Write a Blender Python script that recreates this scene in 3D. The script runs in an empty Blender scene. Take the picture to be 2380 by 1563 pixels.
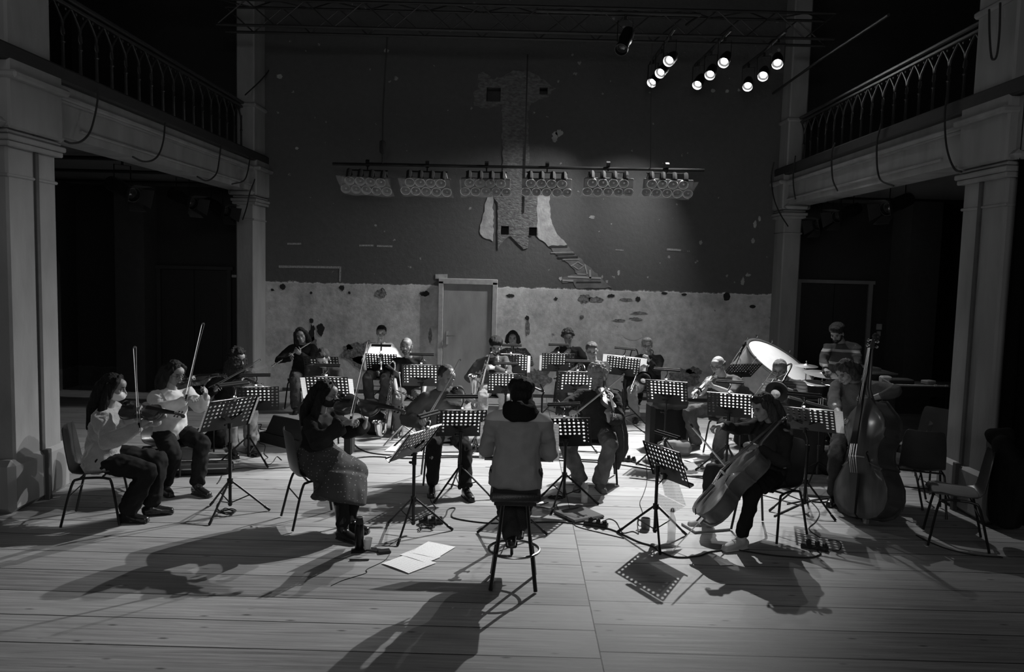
import bpy, math, random
import numpy as np
from mathutils import Vector as V, Matrix, noise
random.seed(7)
SC = bpy.context.scene
COL = SC.collection
PI = math.pi
W, H = 2380, 1563

# ------------------------------------------------------------------ camera
FPX, PIT, YAW, ROL = 1878., -.08487, -.00595, .02551
CAM = V((0, 0, 2.3))
_f = V((math.sin(YAW)*math.cos(PIT), math.cos(YAW)*math.cos(PIT), math.sin(PIT)))
_r0 = V((math.cos(YAW), -math.sin(YAW), 0)); _u0 = _r0.cross(_f)
_r = _r0*math.cos(ROL) + _u0*math.sin(ROL); _u = -_r0*math.sin(ROL) + _u0*math.cos(ROL)
cam = bpy.data.objects.new('camera', bpy.data.cameras.new('camera')); COL.objects.link(cam)
cam.data.sensor_width = 36; cam.data.sensor_fit = 'HORIZONTAL'
cam.data.lens = 36*FPX/W; cam.data.clip_start = .05; cam.data.clip_end = 100
cam.matrix_world = Matrix(((_r.x, _u.x, -_f.x, CAM.x), (_r.y, _u.y, -_f.y, CAM.y), (_r.z, _u.z, -_f.z, CAM.z), (0, 0, 0, 1)))
SC.camera = cam
def ray(px, py): return _r*((px-W/2)/FPX) - _u*((py-H/2)/FPX) + _f
def at(px, py, Y):                      # the point of the hall seen at a pixel, at depth Y
    d = ray(px, py); return CAM + d*(Y/d.y)
def fl(px, py, z=0.):                   # the point at height z seen at a pixel
    d = ray(px, py); return CAM + d*((z-CAM.z)/d.z)

def onx(px, py, x): d = ray(px, py); return CAM+d*(x/d.x)

# ------------------------------------------------------------------ light
SC.view_settings.view_transform = 'Standard'; SC.view_settings.look = 'None'
SC.view_settings.gamma = 1; SC.view_settings.exposure = .78
SC.view_settings.use_curve_mapping = False
wd = bpy.data.worlds.new('hall_air'); SC.world = wd; wd.use_nodes = True
wd.node_tree.nodes['Background'].inputs[0].default_value = (1, 1, 1, 1)
wd.node_tree.nodes['Background'].inputs[1].default_value = 0.0
def aim(o, p, t):
    o.location = p; o.rotation_euler = (V(t)-V(p)).to_track_quat('-Z', 'Y').to_euler()
def spot(name, p, t, e, ang, blend=1., rad=.06, parent=None):
    l = bpy.data.lights.new(name, 'SPOT'); l.energy = e; l.spot_size = math.radians(ang); l.spot_blend = blend; l.shadow_soft_size = rad
    o = bpy.data.objects.new(name, l); COL.objects.link(o)
    if parent: o.parent = parent; aim(o, V(p)-parent.location, V(t)-parent.location)
    else: aim(o, p, t)
    return o
def area(name, p, t, e, sx, sy, parent=None, spread=180):
    l = bpy.data.lights.new(name, 'AREA'); l.energy = e; l.shape = 'RECTANGLE'; l.size = sx; l.size_y = sy; l.spread = math.radians(spread)
    o = bpy.data.objects.new(name, l); COL.objects.link(o)
    if parent: o.parent = parent
    aim(o, p, t)
    return o
# lit stage lamps: 3 x 3 on the rig; position, aim point, watts, beam
ZL = 5.32
LAMPS = []
for j, Yl in enumerate((11.95, 12.65, 13.3)):
    for i in range(3):
        base = (at((1556, 1683, 1807)[i], (140, 143, 146)[i], 11.95), at((1536, 1651, 1774)[i], (168, 172, 175)[i], 12.65), at((1517, 1622, 1738)[i], (190, 195, 199)[i], 13.3))[j]
        LAMPS.append(base)
AIMS = [((-2.9, 7.7, .3), 800, 54), ((.2, 9.2, 0), 2000, 69), ((3.7, 8.9, 0), 330, 46),
        ((-2.8, 10.2, .3), 480, 50), ((.9, 10.6, 0), 560, 48), ((2.2, 9.6, .3), 330, 52),
        ((-2.6, 13.2, .4), 420, 70), ((.3, 13.2, .2), 330, 84), ((3.35, 11.9, 1.15), 800, 32)]
# added fill lights, not real lamps, out of frame above and behind the camera
area('fill_overhead', (0, 1.5, 6.3), (0, 9.5, 1.2), 8, 3.0, 1.2)
area('fill_front', (0, -3.6, 3.9), (0, 11, 1.2), 62, 3.2, 1.2)
area('fill_side', (-3.4, 4.6, 5.6), (3.5, 11, 2.2), 4, .8, .5)
# ------------------------------------------------------------------ materials
MATS = {}
def nn(nt, t, **k):
    n = nt.nodes.new(t)
    for a, b in k.items(): setattr(n, a, b)
    return n
def G(name, v, rough=.7, metal=0., var=.12, scale=9., bump=.0, bscale=60., stretch=None, sheen=0., emit=0., coat=0., spec=.5):
    if name in MATS: return MATS[name]
    m = bpy.data.materials.new(name); m.use_nodes = True; nt = m.node_tree; b = nt.nodes['Principled BSDF']
    tc = nn(nt, 'ShaderNodeTexCoord'); mp = nn(nt, 'ShaderNodeMapping'); nt.links.new(tc.outputs['Object'], mp.inputs[0])
    if stretch: mp.inputs['Scale'].default_value = stretch
    ns = nn(nt, 'ShaderNodeTexNoise'); ns.inputs['Scale'].default_value = scale; ns.inputs['Detail'].default_value = 5; nt.links.new(mp.outputs[0], ns.inputs[0])
    r = nn(nt, 'ShaderNodeMapRange'); r.inputs[1].default_value = .25; r.inputs[2].default_value = .75; r.inputs[3].default_value = v*(1-var); r.inputs[4].default_value = v*(1+var)
    nt.links.new(ns.outputs[0], r.inputs[0]); nt.links.new(r.outputs[0], b.inputs['Base Color'])
    b.inputs['Roughness'].default_value = rough; b.inputs['Metallic'].default_value = metal
    b.inputs['Specular IOR Level'].default_value = spec
    if sheen: b.inputs['Sheen Weight'].default_value = sheen
    if coat: b.inputs['Coat Weight'].default_value = coat; b.inputs['Coat Roughness'].default_value = .15
    if emit: b.inputs['Emission Color'].default_value = (1, 1, 1, 1); b.inputs['Emission Strength'].default_value = emit
    if bump:
        n2 = nn(nt, 'ShaderNodeTexNoise'); n2.inputs['Scale'].default_value = bscale; n2.inputs['Detail'].default_value = 3; nt.links.new(mp.outputs[0], n2.inputs[0])
        bp = nn(nt, 'ShaderNodeBump'); bp.inputs['Strength'].default_value = bump; bp.inputs['Distance'].default_value = .01
        nt.links.new(n2.outputs[0], bp.inputs['Height']); nt.links.new(bp.outputs[0], b.inputs['Normal'])
    MATS[name] = m; return m
def mnode(nt, op, a, b=None, c=None):
    n = nn(nt, 'ShaderNodeMath', operation=op)
    for i, x in enumerate((a, b, c)):
        if x is None: continue
        if isinstance(x, (int, float)): n.inputs[i].default_value = x
        else: nt.links.new(x, n.inputs[i])
    return n.outputs[0]

# ------------------------------------------------------------------ mesh builder
def frame(d, side=None):
    d = V(d).normalized(); s = V(side) if side is not None else (V((0, 0, 1)) if abs(d.z) < .9 else V((1, 0, 0)))
    x = s - d*s.dot(d)
    if x.length < 1e-6: s = V((0, 1, 0)); x = s - d*s.dot(d)
    x.normalize(); return x, d.cross(x), d
def MX(o, x, y, z):
    return Matrix(((x[0], y[0], z[0], o[0]), (x[1], y[1], z[1], o[1]), (x[2], y[2], z[2], o[2]), (0, 0, 0, 1)))
def along(a, b, up=(0, 0, 1)):          # matrix with local x from a to b and local z near up
    a = V(a); x = (V(b)-a).normalized(); u = V(up); z = (u - x*u.dot(x)).normalized(); y = z.cross(x); return MX(a, x, y, z)
def RZ(deg, o=(0, 0, 0)): return Matrix.Translation(o) @ Matrix.Rotation(math.radians(deg), 4, 'Z')
class MB:
    def __init__(s): s.v = []; s.f = []; s.mi = []
    def add(s, vs, fs, mi=0, M=None):
        k = len(s.v)
        if M is not None: vs = [M @ V(p) for p in vs]
        s.v += [tuple(p) for p in vs]; s.f += [tuple(i+k for i in f) for f in fs]; s.mi += [mi]*len(fs)
        return s
    def box(s, c, d, M=None, b=0., mi=0):
        x, y, z = d[0]/2, d[1]/2, d[2]/2; b = min(b, x*.98, y*.98, z*.98)
        T = Matrix.Translation(c); T = (M @ T) if M is not None else T
        if b <= 0:
            vs = [(i*x, j*y, k*z) for i in (-1, 1) for j in (-1, 1) for k in (-1, 1)]
            return s.add(vs, [(0, 1, 3, 2), (4, 6, 7, 5), (0, 4, 5, 1), (2, 3, 7, 6), (0, 2, 6, 4), (1, 5, 7, 3)], mi, T)
        vs = []; ix = {}
        for i in (-1, 1):
            for j in (-1, 1):
                for k in (-1, 1):
                    for a in range(3):
                        p = [i*(x-b), j*(y-b), k*(z-b)]; p[a] += (i, j, k)[a]*b
                        ix[(i, j, k, a)] = len(vs); vs.append(p)
        fs = []
        for a in range(3):
            o = [q for q in range(3) if q != a]
            for sg in (-1, 1):
                q = []
                for (u, w) in ((-1, -1), (1, -1), (1, 1), (-1, 1)):
                    t = [0, 0, 0]; t[a] = sg; t[o[0]] = u; t[o[1]] = w; q.append(ix[(*t, a)])
                fs.append(q)
            for u in (-1, 1):
                for w in (-1, 1):
                    t = [0, 0, 0]; t[o[0]] = u; t[o[1]] = w; t0 = t[:]; t1 = t[:]; t0[a] = -1; t1[a] = 1
                    fs.append((ix[(*t0, o[0])], ix[(*t1, o[0])], ix[(*t1, o[1])], ix[(*t0, o[1])]))
        for i in (-1, 1):
            for j in (-1, 1):
                for k in (-1, 1): fs.append((ix[(i, j, k, 0)], ix[(i, j, k, 1)], ix[(i, j, k, 2)]))
        return s.add(vs, fs, mi, T)
    def tube(s, pts, r, n=8, M=None, mi=0, dome=False, ab=None, side=None, closed=False):
        pts = [V(p) for p in pts]; m = len(pts)
        rs = ab if ab else [(q, q) for q in (r if isinstance(r, (list, tuple)) else [r]*m)]
        X = None; rings = []; P = []; R2 = []
        for i, p in enumerate(pts):
            if closed: d = pts[(i+1) % m]-pts[i-1]
            else: d = (pts[min(i+1, m-1)]-pts[max(i-1, 0)])
            d = d.normalized() if d.length > 1e-9 else V((0, 0, 1))
            if side is not None: X = frame(d, side)[0]
            elif X is None: X = frame(d)[0]
            else:
                X = X - d*X.dot(d); X = X.normalized() if X.length > 1e-6 else frame(d)[0]
            P.append((p, X.copy(), d.cross(X), d)); R2.append(rs[i])
        if dome and not closed:
            def cap(e, sg):
                p, x, y, d = P[e]; a, b = R2[e]; q = min(a, b)*dome; out = []
                for t in (.5, .85):
                    out.append(((p+d*sg*q*t, x, y, d), (a*math.sqrt(1-t*t), b*math.sqrt(1-t*t))))
                return out
            c0 = cap(0, -1); c1 = cap(-1, 1)
            P = [q[0] for q in reversed(c0)]+P+[q[0] for q in c1]; R2 = [q[1] for q in reversed(c0)]+R2+[q[1] for q in c1]
        vs = []
        for (p, x, y, d), (a, b) in zip(P, R2):
            for k in range(n):
                t = 2*PI*k/n; vs.append(p + x*a*math.cos(t) + y*b*math.sin(t))
        L = len(P); fs = []
        for i in range(L if closed else L-1):
            j = (i+1) % L
            for k in range(n): fs.append((i*n+k, i*n+(k+1) % n, j*n+(k+1) % n, j*n+k))
        if not closed: fs.append(tuple(reversed(range(n)))); fs.append(tuple((L-1)*n+k for k in range(n)))
        return s.add(vs, fs, mi, M)
    def ell(s, c, r, M=None, n=12, m=8, mi=0, R=None):
        if not isinstance(r, (tuple, list)): r = (r, r, r)
        vs = [V((0, 0, r[2]))]
        for i in range(1, m):
            a = PI*i/m
            for k in range(n): t = 2*PI*k/n; vs.append(V((r[0]*math.sin(a)*math.cos(t), r[1]*math.sin(a)*math.sin(t), r[2]*math.cos(a))))
        vs.append(V((0, 0, -r[2]))); fs = []
        for k in range(n): fs.append((0, 1+k, 1+(k+1) % n)); fs.append((len(vs)-1, 1+(m-2)*n+(k+1) % n, 1+(m-2)*n+k))
        for i in range(m-2):
            for k in range(n): a = 1+i*n; fs.append((a+k, a+n+k, a+n+(k+1) % n, a+(k+1) % n))
        if R is not None: vs = [R @ p for p in vs]
        vs = [p+V(c) for p in vs]
        return s.add(vs, fs, mi, M)
    def lathe(s, prof, M=None, n=20, mi=0):
        vs = []; fs = []
        for (r, z) in prof:
            for k in range(n): t = 2*PI*k/n; vs.append((r*math.cos(t), r*math.sin(t), z))
        for i in range(len(prof)-1):
            for k in range(n): fs.append((i*n+k, i*n+(k+1) % n, (i+1)*n+(k+1) % n, (i+1)*n+k))
        if prof[0][0] > 1e-6: fs.append(tuple(reversed(range(n))))
        if prof[-1][0] > 1e-6: fs.append(tuple((len(prof)-1)*n+k for k in range(n)))
        return s.add(vs, fs, mi, M)
    def prism(s, poly, z0, z1, M=None, mi=0):
        n = len(poly); vs = [(p[0], p[1], z0) for p in poly]+[(p[0], p[1], z1) for p in poly]
        fs = [tuple(reversed(range(n))), tuple(range(n, 2*n))]+[(i, (i+1) % n, n+(i+1) % n, n+i) for i in range(n)]
        return s.add(vs, fs, mi, M)
    def mesh(s, name, mats, smooth=38):
        me = bpy.data.meshes.new(name); me.from_pydata(s.v, [], s.f)
        for m in (mats if isinstance(mats, (list, tuple)) else [mats]): me.materials.append(m)
        if len(me.materials) > 1: me.polygons.foreach_set('material_index', s.mi)
        me.validate()
        if smooth:
            me.polygons.foreach_set('use_smooth', [True]*len(me.polygons)); me.set_sharp_from_angle(angle=math.radians(smooth))
        me.update(); return me
    def build(s, name, mats, parent=None, smooth=38, loc=None):
        me = s.mesh(name, mats, smooth); o = bpy.data.objects.new(name, me); COL.objects.link(o)
        if parent: o.parent = parent
        if loc is not None: o.location = loc
        return o
def blob(mb, name, mat, parent, vox=.012, it=6, fac=.5, nz=None, off=None, fold=False):
    # overlapping closed shapes welded into one continuous surface
    if off is not None: mb.v = [(p[0]-off[0], p[1]-off[1], p[2]-off[2]) for p in mb.v]
    tmp = bpy.data.objects.new('tmp', mb.mesh('tmp', mat, 0)); COL.objects.link(tmp)
    md = tmp.modifiers.new('r', 'REMESH'); md.mode = 'VOXEL'; md.voxel_size = vox
    ms = tmp.modifiers.new('s', 'SMOOTH'); ms.iterations = it; ms.factor = fac
    dg = bpy.context.evaluated_depsgraph_get()
    me = bpy.data.meshes.new_from_object(tmp.evaluated_get(dg), depsgraph=dg)
    old = tmp.data; bpy.data.objects.remove(tmp); bpy.data.meshes.remove(old)
    me.name = name
    if nz:
        n = len(me.vertices); co = np.empty(n*3); me.vertices.foreach_get('co', co); co = co.reshape(-1, 3)
        no = np.empty(n*3); me.vertex_normals.foreach_get('vector', no); no = no.reshape(-1, 3)
        amp, fx, fy, fz = nz
        if fold: d = np.array([.55-abs(noise.noise((x*fx, y*fy, z*fz)))*2.4+.35*noise.noise((x*fx*3+5, y*fy*3, z*fz*3)) for x, y, z in co.tolist()])
        else: d = np.array([noise.noise((x*fx, y*fy, z*fz)) for x, y, z in co.tolist()])
        co += no*(d*amp)[:, None]; me.vertices.foreach_set('co', co.ravel())
    me.materials.clear(); me.materials.append(mat)
    me.polygons.foreach_set('use_smooth', [True]*len(me.polygons)); me.update()
    o = bpy.data.objects.new(name, me); COL.objects.link(o)
    if parent: o.parent = parent
    return o
def tag(o, label=None, cat=None, group=None, kind=None):
    if label: o['label'] = label
    if cat: o['category'] = cat
    if group: o['group'] = group
    if kind: o['kind'] = kind
    return o
def thing(name, label, cat, loc=(0, 0, 0), rz=0, group=None, M=None):
    o = bpy.data.objects.new(name, None); COL.objects.link(o); o.empty_display_size = .1
    if M is not None: o.matrix_world = M
    else: o.location = loc; o.rotation_euler = (0, 0, math.radians(rz))
    return tag(o, label, cat, group)
def dup(o, parent=None):
    c = o.copy(); COL.objects.link(c); c.parent = parent
    for ch in list(o.children): dup(ch, c)
    return c
def dup_at(o, M, label, group=None):
    c = dup(o); c.matrix_world = M; tag(c, label, None, group); return c
def smoothpath(pts, n=6):               # Catmull-Rom through points
    P = [V(p) for p in pts]; P = [P[0]*2-P[1]]+P+[P[-1]*2-P[-2]]; out = []
    for i in range(1, len(P)-2):
        for k in range(n):
            t = k/n; a, b, c, d = P[i-1:i+3]
            out.append(.5*((2*b)+(c-a)*t+(2*a-5*b+4*c-d)*t*t+(3*b-a-3*c+d)*t**3))
    out.append(P[-2]); return out
# common materials
BLK = G('black_metal', .012, .38, .3, bump=.05); BLKM = G('black_matte', .014, .8); PLB = G('black_plastic', .016, .32, bump=.15, bscale=220)
CHR = G('chrome', .75, .16, 1.); STE = G('steel', .45, .35, 1.); BRS = G('brass', .7, .38, 1.); PAP = G('paper', .82, .9, var=.04)
RUB = G('rubber', .02, .9); DRK = G('pocket_dark', .004, 1.)
# ------------------------------------------------------------------ room shell
def floor_mat():
    m = bpy.data.materials.new('worn_floorboards'); m.use_nodes = True; nt = m.node_tree; b = nt.nodes['Principled BSDF']; L = nt.links.new
    geo = nn(nt, 'ShaderNodeNewGeometry'); sp = nn(nt, 'ShaderNodeSeparateXYZ'); L(geo.outputs['Position'], sp.inputs[0]); X, Y = sp.outputs[0], sp.outputs[1]
    side = mnode(nt, 'GREATER_THAN', X, .55)
    far = mnode(nt, 'MULTIPLY', mnode(nt, 'GREATER_THAN', Y, 9.1), 2.)
    ph = mnode(nt, 'ADD', mnode(nt, 'MULTIPLY', side, .24), 0)
    wob = nn(nt, 'ShaderNodeTexNoise'); wob.noise_dimensions = '1D'; wob.inputs['Scale'].default_value = .9; L(mnode(nt, 'ADD', Y, mnode(nt, 'MULTIPLY', side, 37.)), wob.inputs['W'])
    v = mnode(nt, 'ADD', mnode(nt, 'DIVIDE', mnode(nt, 'SUBTRACT', Y, 4.64), .375), mnode(nt, 'ADD', mnode(nt, 'MULTIPLY', wob.outputs[0], .12), mnode(nt, 'MULTIPLY', ph, -1.)))
    bid = mnode(nt, 'FLOOR', v); fr = mnode(nt, 'FRACT', v)
    edge = mnode(nt, 'MINIMUM', fr, mnode(nt, 'SUBTRACT', 1., fr))
    g1 = mnode(nt, 'LESS_THAN', edge, .014)
    g2 = mnode(nt, 'LESS_THAN', mnode(nt, 'ABSOLUTE', mnode(nt, 'SUBTRACT', X, .55)), .004)
    # second joints, staggered board by board
    jx = mnode(nt, 'ADD', mnode(nt, 'MULTIPLY', side, 4.6), -5.2)
    g3 = mnode(nt, 'LESS_THAN', mnode(nt, 'ABSOLUTE', mnode(nt, 'SUBTRACT', X, jx)), .004)
    gap = mnode(nt, 'MAXIMUM', mnode(nt, 'MAXIMUM', g1, g2), g3)
    # board tone
    wn = nn(nt, 'ShaderNodeTexWhiteNoise'); wn.noise_dimensions = '2D'; cb = nn(nt, 'ShaderNodeCombineXYZ'); L(bid, cb.inputs[0]); L(side, cb.inputs[1]); L(cb.outputs[0], wn.inputs['Vector'])
    # grain
    gv = nn(nt, 'ShaderNodeCombineXYZ'); L(mnode(nt, 'ADD', mnode(nt, 'MULTIPLY', X, .8), mnode(nt, 'MULTIPLY', bid, 7.3)), gv.inputs[0]); L(mnode(nt, 'MULTIPLY', Y, 22.), gv.inputs[1]); L(side, gv.inputs[2])
    gr = nn(nt, 'ShaderNodeTexNoise'); gr.inputs['Scale'].default_value = 1.6; gr.inputs['Detail'].default_value = 8; gr.inputs['Roughness'].default_value = .65; gr.inputs['Distortion'].default_value = .6; L(gv.outputs[0], gr.inputs[0])
    big = nn(nt, 'ShaderNodeTexNoise'); big.inputs['Scale'].default_value = .8; big.inputs['Detail'].default_value = 5; L(geo.outputs['Position'], big.inputs[0])
    # dark knots and scars
    kv = nn(nt, 'ShaderNodeCombineXYZ'); L(mnode(nt, 'MULTIPLY', X, 2.6), kv.inputs[0]); L(mnode(nt, 'MULTIPLY', Y, 8.), kv.inputs[1])
    vo = nn(nt, 'ShaderNodeTexVoronoi'); vo.inputs['Scale'].default_value = 1.1; L(kv.outputs[0], vo.inputs['Vector'])
    kn = nn(nt, 'ShaderNodeMapRange'); kn.inputs[1].default_value = .04; kn.inputs[2].default_value = .12; kn.inputs[3].default_value = .3; kn.inputs[4].default_value = 1.; L(vo.outputs['Distance'], kn.inputs[0])
    # pale scratches
    sv = nn(nt, 'ShaderNodeCombineXYZ'); L(mnode(nt, 'MULTIPLY', X, 1.5), sv.inputs[0]); L(mnode(nt, 'MULTIPLY', Y, 30.), sv.inputs[1])
    sc = nn(nt, 'ShaderNodeTexNoise'); sc.inputs['Scale'].default_value = 2.1; sc.inputs['Detail'].default_value = 2; L(sv.outputs[0], sc.inputs[0])
    scr = nn(nt, 'ShaderNodeMapRange'); scr.inputs[1].default_value = .66; scr.inputs[2].default_value = .74; scr.inputs[3].default_value = 0.; scr.inputs[4].default_value = .12; L(sc.outputs[0], scr.inputs[0])
    col = mnode(nt, 'ADD', mnode(nt, 'ADD', -.03, mnode(nt, 'MULTIPLY', wn.outputs['Value'], .12)), mnode(nt, 'MULTIPLY', gr.outputs[0], .52))
    col = mnode(nt, 'MULTIPLY', col, mnode(nt, 'ADD', .55, mnode(nt, 'MULTIPLY', big.outputs[0], .85)))
    col = mnode(nt, 'MULTIPLY', mnode(nt, 'ADD', col, scr.outputs[0]), kn.outputs[0])
    col = mnode(nt, 'MULTIPLY', col, mnode(nt, 'SUBTRACT', 1., mnode(nt, 'MULTIPLY', gap, .96)))
    L(col, b.inputs['Base Color'])
    L(mnode(nt, 'ADD', .36, mnode(nt, 'MULTIPLY', gr.outputs[0], .4)), b.inputs['Roughness'])
    bp = nn(nt, 'ShaderNodeBump'); bp.inputs['Strength'].default_value = .45; bp.inputs['Distance'].default_value = .008
    L(mnode(nt, 'SUBTRACT', mnode(nt, 'MULTIPLY', gr.outputs[0], .5), gap), bp.inputs['Height']); L(bp.outputs[0], b.inputs['Normal'])
    return m
def wall_mat(name, up, low, zb, chips=1.):
    m = bpy.data.materials.new(name); m.use_nodes = True; nt = m.node_tree; b = nt.nodes['Principled BSDF']; L = nt.links.new
    geo = nn(nt, 'ShaderNodeNewGeometry'); sp = nn(nt, 'ShaderNodeSeparateXYZ'); L(geo.outputs['Position'], sp.inputs[0]); Z = sp.outputs[2]
    def ns(s, d=6, r=.6):
        n = nn(nt, 'ShaderNodeTexNoise'); n.inputs['Scale'].default_value = s; n.inputs['Detail'].default_value = d; n.inputs['Roughness'].default_value = r; L(geo.outputs['Position'], n.inputs[0]); return n.outputs[0]
    n1 = ns(3.2); n2 = ns(11, 8, .7); n3 = ns(38, 4); n4 = ns(1.1, 4); n5 = ns(6, 3)
    line = mnode(nt, 'ADD', zb, mnode(nt, 'ADD', mnode(nt, 'MULTIPLY', mnode(nt, 'SUBTRACT', n1, .5), .10), mnode(nt, 'MULTIPLY', mnode(nt, 'SUBTRACT', n2, .5), .10)))
    msk = mnode(nt, 'GREATER_THAN', Z, line)
    plaster = mnode(nt, 'MULTIPLY', low, mnode(nt, 'ADD', -.45, mnode(nt, 'ADD', mnode(nt, 'MULTIPLY', n1, 1.0), mnode(nt, 'ADD', mnode(nt, 'MULTIPLY', n2, 1.1), mnode(nt, 'MULTIPLY', n4, .75)))))
    dk = nn(nt, 'ShaderNodeMapRange'); dk.inputs[1].default_value = .70; dk.inputs[2].default_value = .76; dk.inputs[3].default_value = 1.; dk.inputs[4].default_value = .35; L(n5, dk.inputs[0])
    plaster = mnode(nt, 'MULTIPLY', plaster, dk.outputs[0])
    paint = mnode(nt, 'MULTIPLY', up, mnode(nt, 'ADD', .8, mnode(nt, 'MULTIPLY', n2, .4)))
    vo = nn(nt, 'ShaderNodeTexVoronoi'); vo.inputs['Scale'].default_value = 4.2; vo.inputs['Randomness'].default_value = 1.; L(geo.outputs['Position'], vo.inputs['Vector'])
    d = mnode(nt, 'ADD', vo.outputs['Distance'], mnode(nt, 'MULTIPLY', mnode(nt, 'SUBTRACT', n3, .5), .34))
    chip = mnode(nt, 'MULTIPLY', mnode(nt, 'LESS_THAN', d, mnode(nt, 'ADD', -.03, mnode(nt, 'MULTIPLY', mnode(nt, 'POWER', n4, 3.), .42*chips))), mnode(nt, 'GREATER_THAN', n2, .44))
    paint = mnode(nt, 'ADD', mnode(nt, 'MULTIPLY', paint, mnode(nt, 'SUBTRACT', 1., chip)), mnode(nt, 'MULTIPLY', chip, low*.55))
    rim = mnode(nt, 'LESS_THAN', mnode(nt, 'ABSOLUTE', mnode(nt, 'SUBTRACT', Z, line)), .012)
    mx = nn(nt, 'ShaderNodeMix'); mx.data_type = 'FLOAT'; L(msk, mx.inputs[0]); L(plaster, mx.inputs[2]); L(paint, mx.inputs[3])
    col = mnode(nt, 'ADD', mx.outputs[0], mnode(nt, 'MULTIPLY', mnode(nt, 'MULTIPLY', rim, n3), low*.7))
    L(col, b.inputs['Base Color']); b.inputs['Roughness'].default_value = .85
    bp = nn(nt, 'ShaderNodeBump'); bp.inputs['Strength'].default_value = .5; bp.inputs['Distance'].default_value = .015
    L(mnode(nt, 'ADD', n2, mnode(nt, 'MULTIPLY', msk, .2)), bp.inputs['Height']); L(bp.outputs[0], b.inputs['Normal'])
    return m
YW = 14.25
def S(o): return tag(o, kind='structure')
FLOOR = S(MB().box((0, 5, -.1), (16, 19.2, .2)).build('floor', floor_mat(), smooth=0))
WM = wall_mat('back_wall_paint', .085, .50, 1.94, 1.35)
wb = MB().box((0, YW+.2, 4), (9.2, .4, 8)).build('wall_back', WM, smooth=0); S(wb)
DW = wall_mat('aisle_wall_paint', .022, .05, .35, .3); CEIL = G('dark_ceiling', .02, .9)
for sx in (-1, 1): S(MB().box((sx*6.25, YW+.2, 4), (3.3, .4, 8)).build('wall_aisle_'+('left' if sx < 0 else 'right'), DW, smooth=0))
S(MB().box((-7.9, 5, 4), (.2, 19, 8)).build('wall_left', DW, smooth=0)); S(MB().box((7.9, 5, 4), (.2, 19, 8)).build('wall_right', DW, smooth=0))
S(MB().box((0, -4.4, 4), (16, .2, 8)).build('wall_front', G('front_wall_paint', .05, .9), smooth=0))
S(MB().box((0, 5, 7.7), (16, 19.2, .2)).build('ceiling', CEIL, smooth=0))
# masonry patches and marks on the back wall
def z2(zx, zy, x0=1060, y0=140, s=.3584):
    p = at(x0+zx*s, y0+zy*s, YW); return (p.x, p.z)
def rag(poly, step=.05, j=.018, seed=1):
    rnd = random.Random(seed); out = []
    for i in range(len(poly)):
        a = V(poly[i]); b = V(poly[(i+1) % len(poly)]); n = max(1, int((b-a).length/step)); d = (b-a); q = V((-d.y, d.x)).normalized() if d.length else V((0, 0))
        for k in range(n): out.append(tuple(a+d*(k/n)+q*(rnd.uniform(-j, j) if (k or j > .01) else 0)))
    return out
MXW = Matrix(((1, 0, 0, 0), (0, 0, -1, YW), (0, 1, 0, 0), (0, 0, 0, 1)))     # (x, z, out of the wall)
MAS = G('bare_masonry', .14, .95, var=.5, scale=14, bump=1.2, bscale=22, stretch=(1, 1, 2.2)); PLA = G('pale_plaster', .36, .9, var=.3, scale=10, bump=.4, bscale=30)
def patch(name, poly, mat, t=.006, j=.018, seed=1, step=.05, t0=-.01):
    mb = MB().prism(rag(poly, step, j, seed), t0, t, MXW); return mb.build(name, mat, wb, smooth=0)
A = [z2(*p) for p in [(140,90),(175,75),(245,122),(330,95),(370,70),(450,70),(520,95),(570,130),(645,180),(620,200),(600,235),(540,255),(490,280),(470,300),(470,890),(300,890),(300,290),(230,310),(160,310),(115,295),(115,205),(145,190)]]
B = [z2(*p) for p in [(245,880),(525,880),(525,1050),(530,1140),(468,1140),(465,1220),(440,1225),(395,1180),(350,1140),(290,1190),(270,1230),(270,920),(245,900)]]
Cc = [z2(*p) for p in [(525,880),(605,880),(610,1000),(625,1060),(645,1110),(720,1200),(600,1207),(545,1160),(525,1140)]]
Dd = [z2(*p) for p in [(243,880),(240,1175),(200,1160),(155,1130),(165,1030),(190,980),(180,930),(205,890)]]
patches = [patch('masonry_patch', A, MAS, .012, .02, 3), patch('masonry_patch', B, MAS, .014, .012, 4), patch('plaster_patch', Cc, PLA, .008, .012, 5), patch('plaster_patch', Dd, PLA, .008, .02, 6)]
FR = [z2(*p) for p in [(600,1207),(720,1200),(800,1280),(870,1350),(1010,1475),(900,1482),(780,1482),(760,1440),(690,1445),(685,1410),(790,1390),(740,1330),(650,1260)]]
patch('plaster_patch', FR, G('stencil_ground', .15, .9, var=.3), .005, .015, 7)
def strip(px0, py0, px1, py1, w, mat, t=.009, name='painted_band'):
    a = at(px0, py0, YW); b = at(px1, py1, YW); d = V((b.x-a.x, b.z-a.z)); q = V((-d.y, d.x)).normalized()*w/2; a2 = V((a.x, a.z)); b2 = V((b.x, b.z))
    return MB().prism([a2+q, a2-q, b2-q, b2+q], -.005, t, MXW).build(name, mat, wb, smooth=0)
SD = G('stencil_dark', .03, .9); SL = G('stencil_light', .34, .9)
def zs(zx0, zy0, zx1, zy1, w, m): strip(1060+zx0*.3584, 140+zy0*.3584, 1060+zx1*.3584, 140+zy1*.3584, w, m)
for q in [(605,1211,722,1209,.028,SD),(615,1250,760,1246,.012,SL),(650,1262,770,1258,.02,SD),(660,1280,790,1276,.03,SD),(690,1295,800,1292,.01,SL),(745,1335,790,1310,.014,SL),(790,1310,830,1335,.014,SL),(830,1335,795,1358,.014,SL),(795,1358,760,1335,.014,SL),(835,1325,850,1390,.02,SL),(785,1388,850,1390,.016,SL),(868,1360,870,1420,.035,SL),(725,1405,940,1415,.03,SL),(690,1428,760,1432,.03,SL),(780,1440,940,1440,.016,SD)]: zs(*q)
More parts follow.
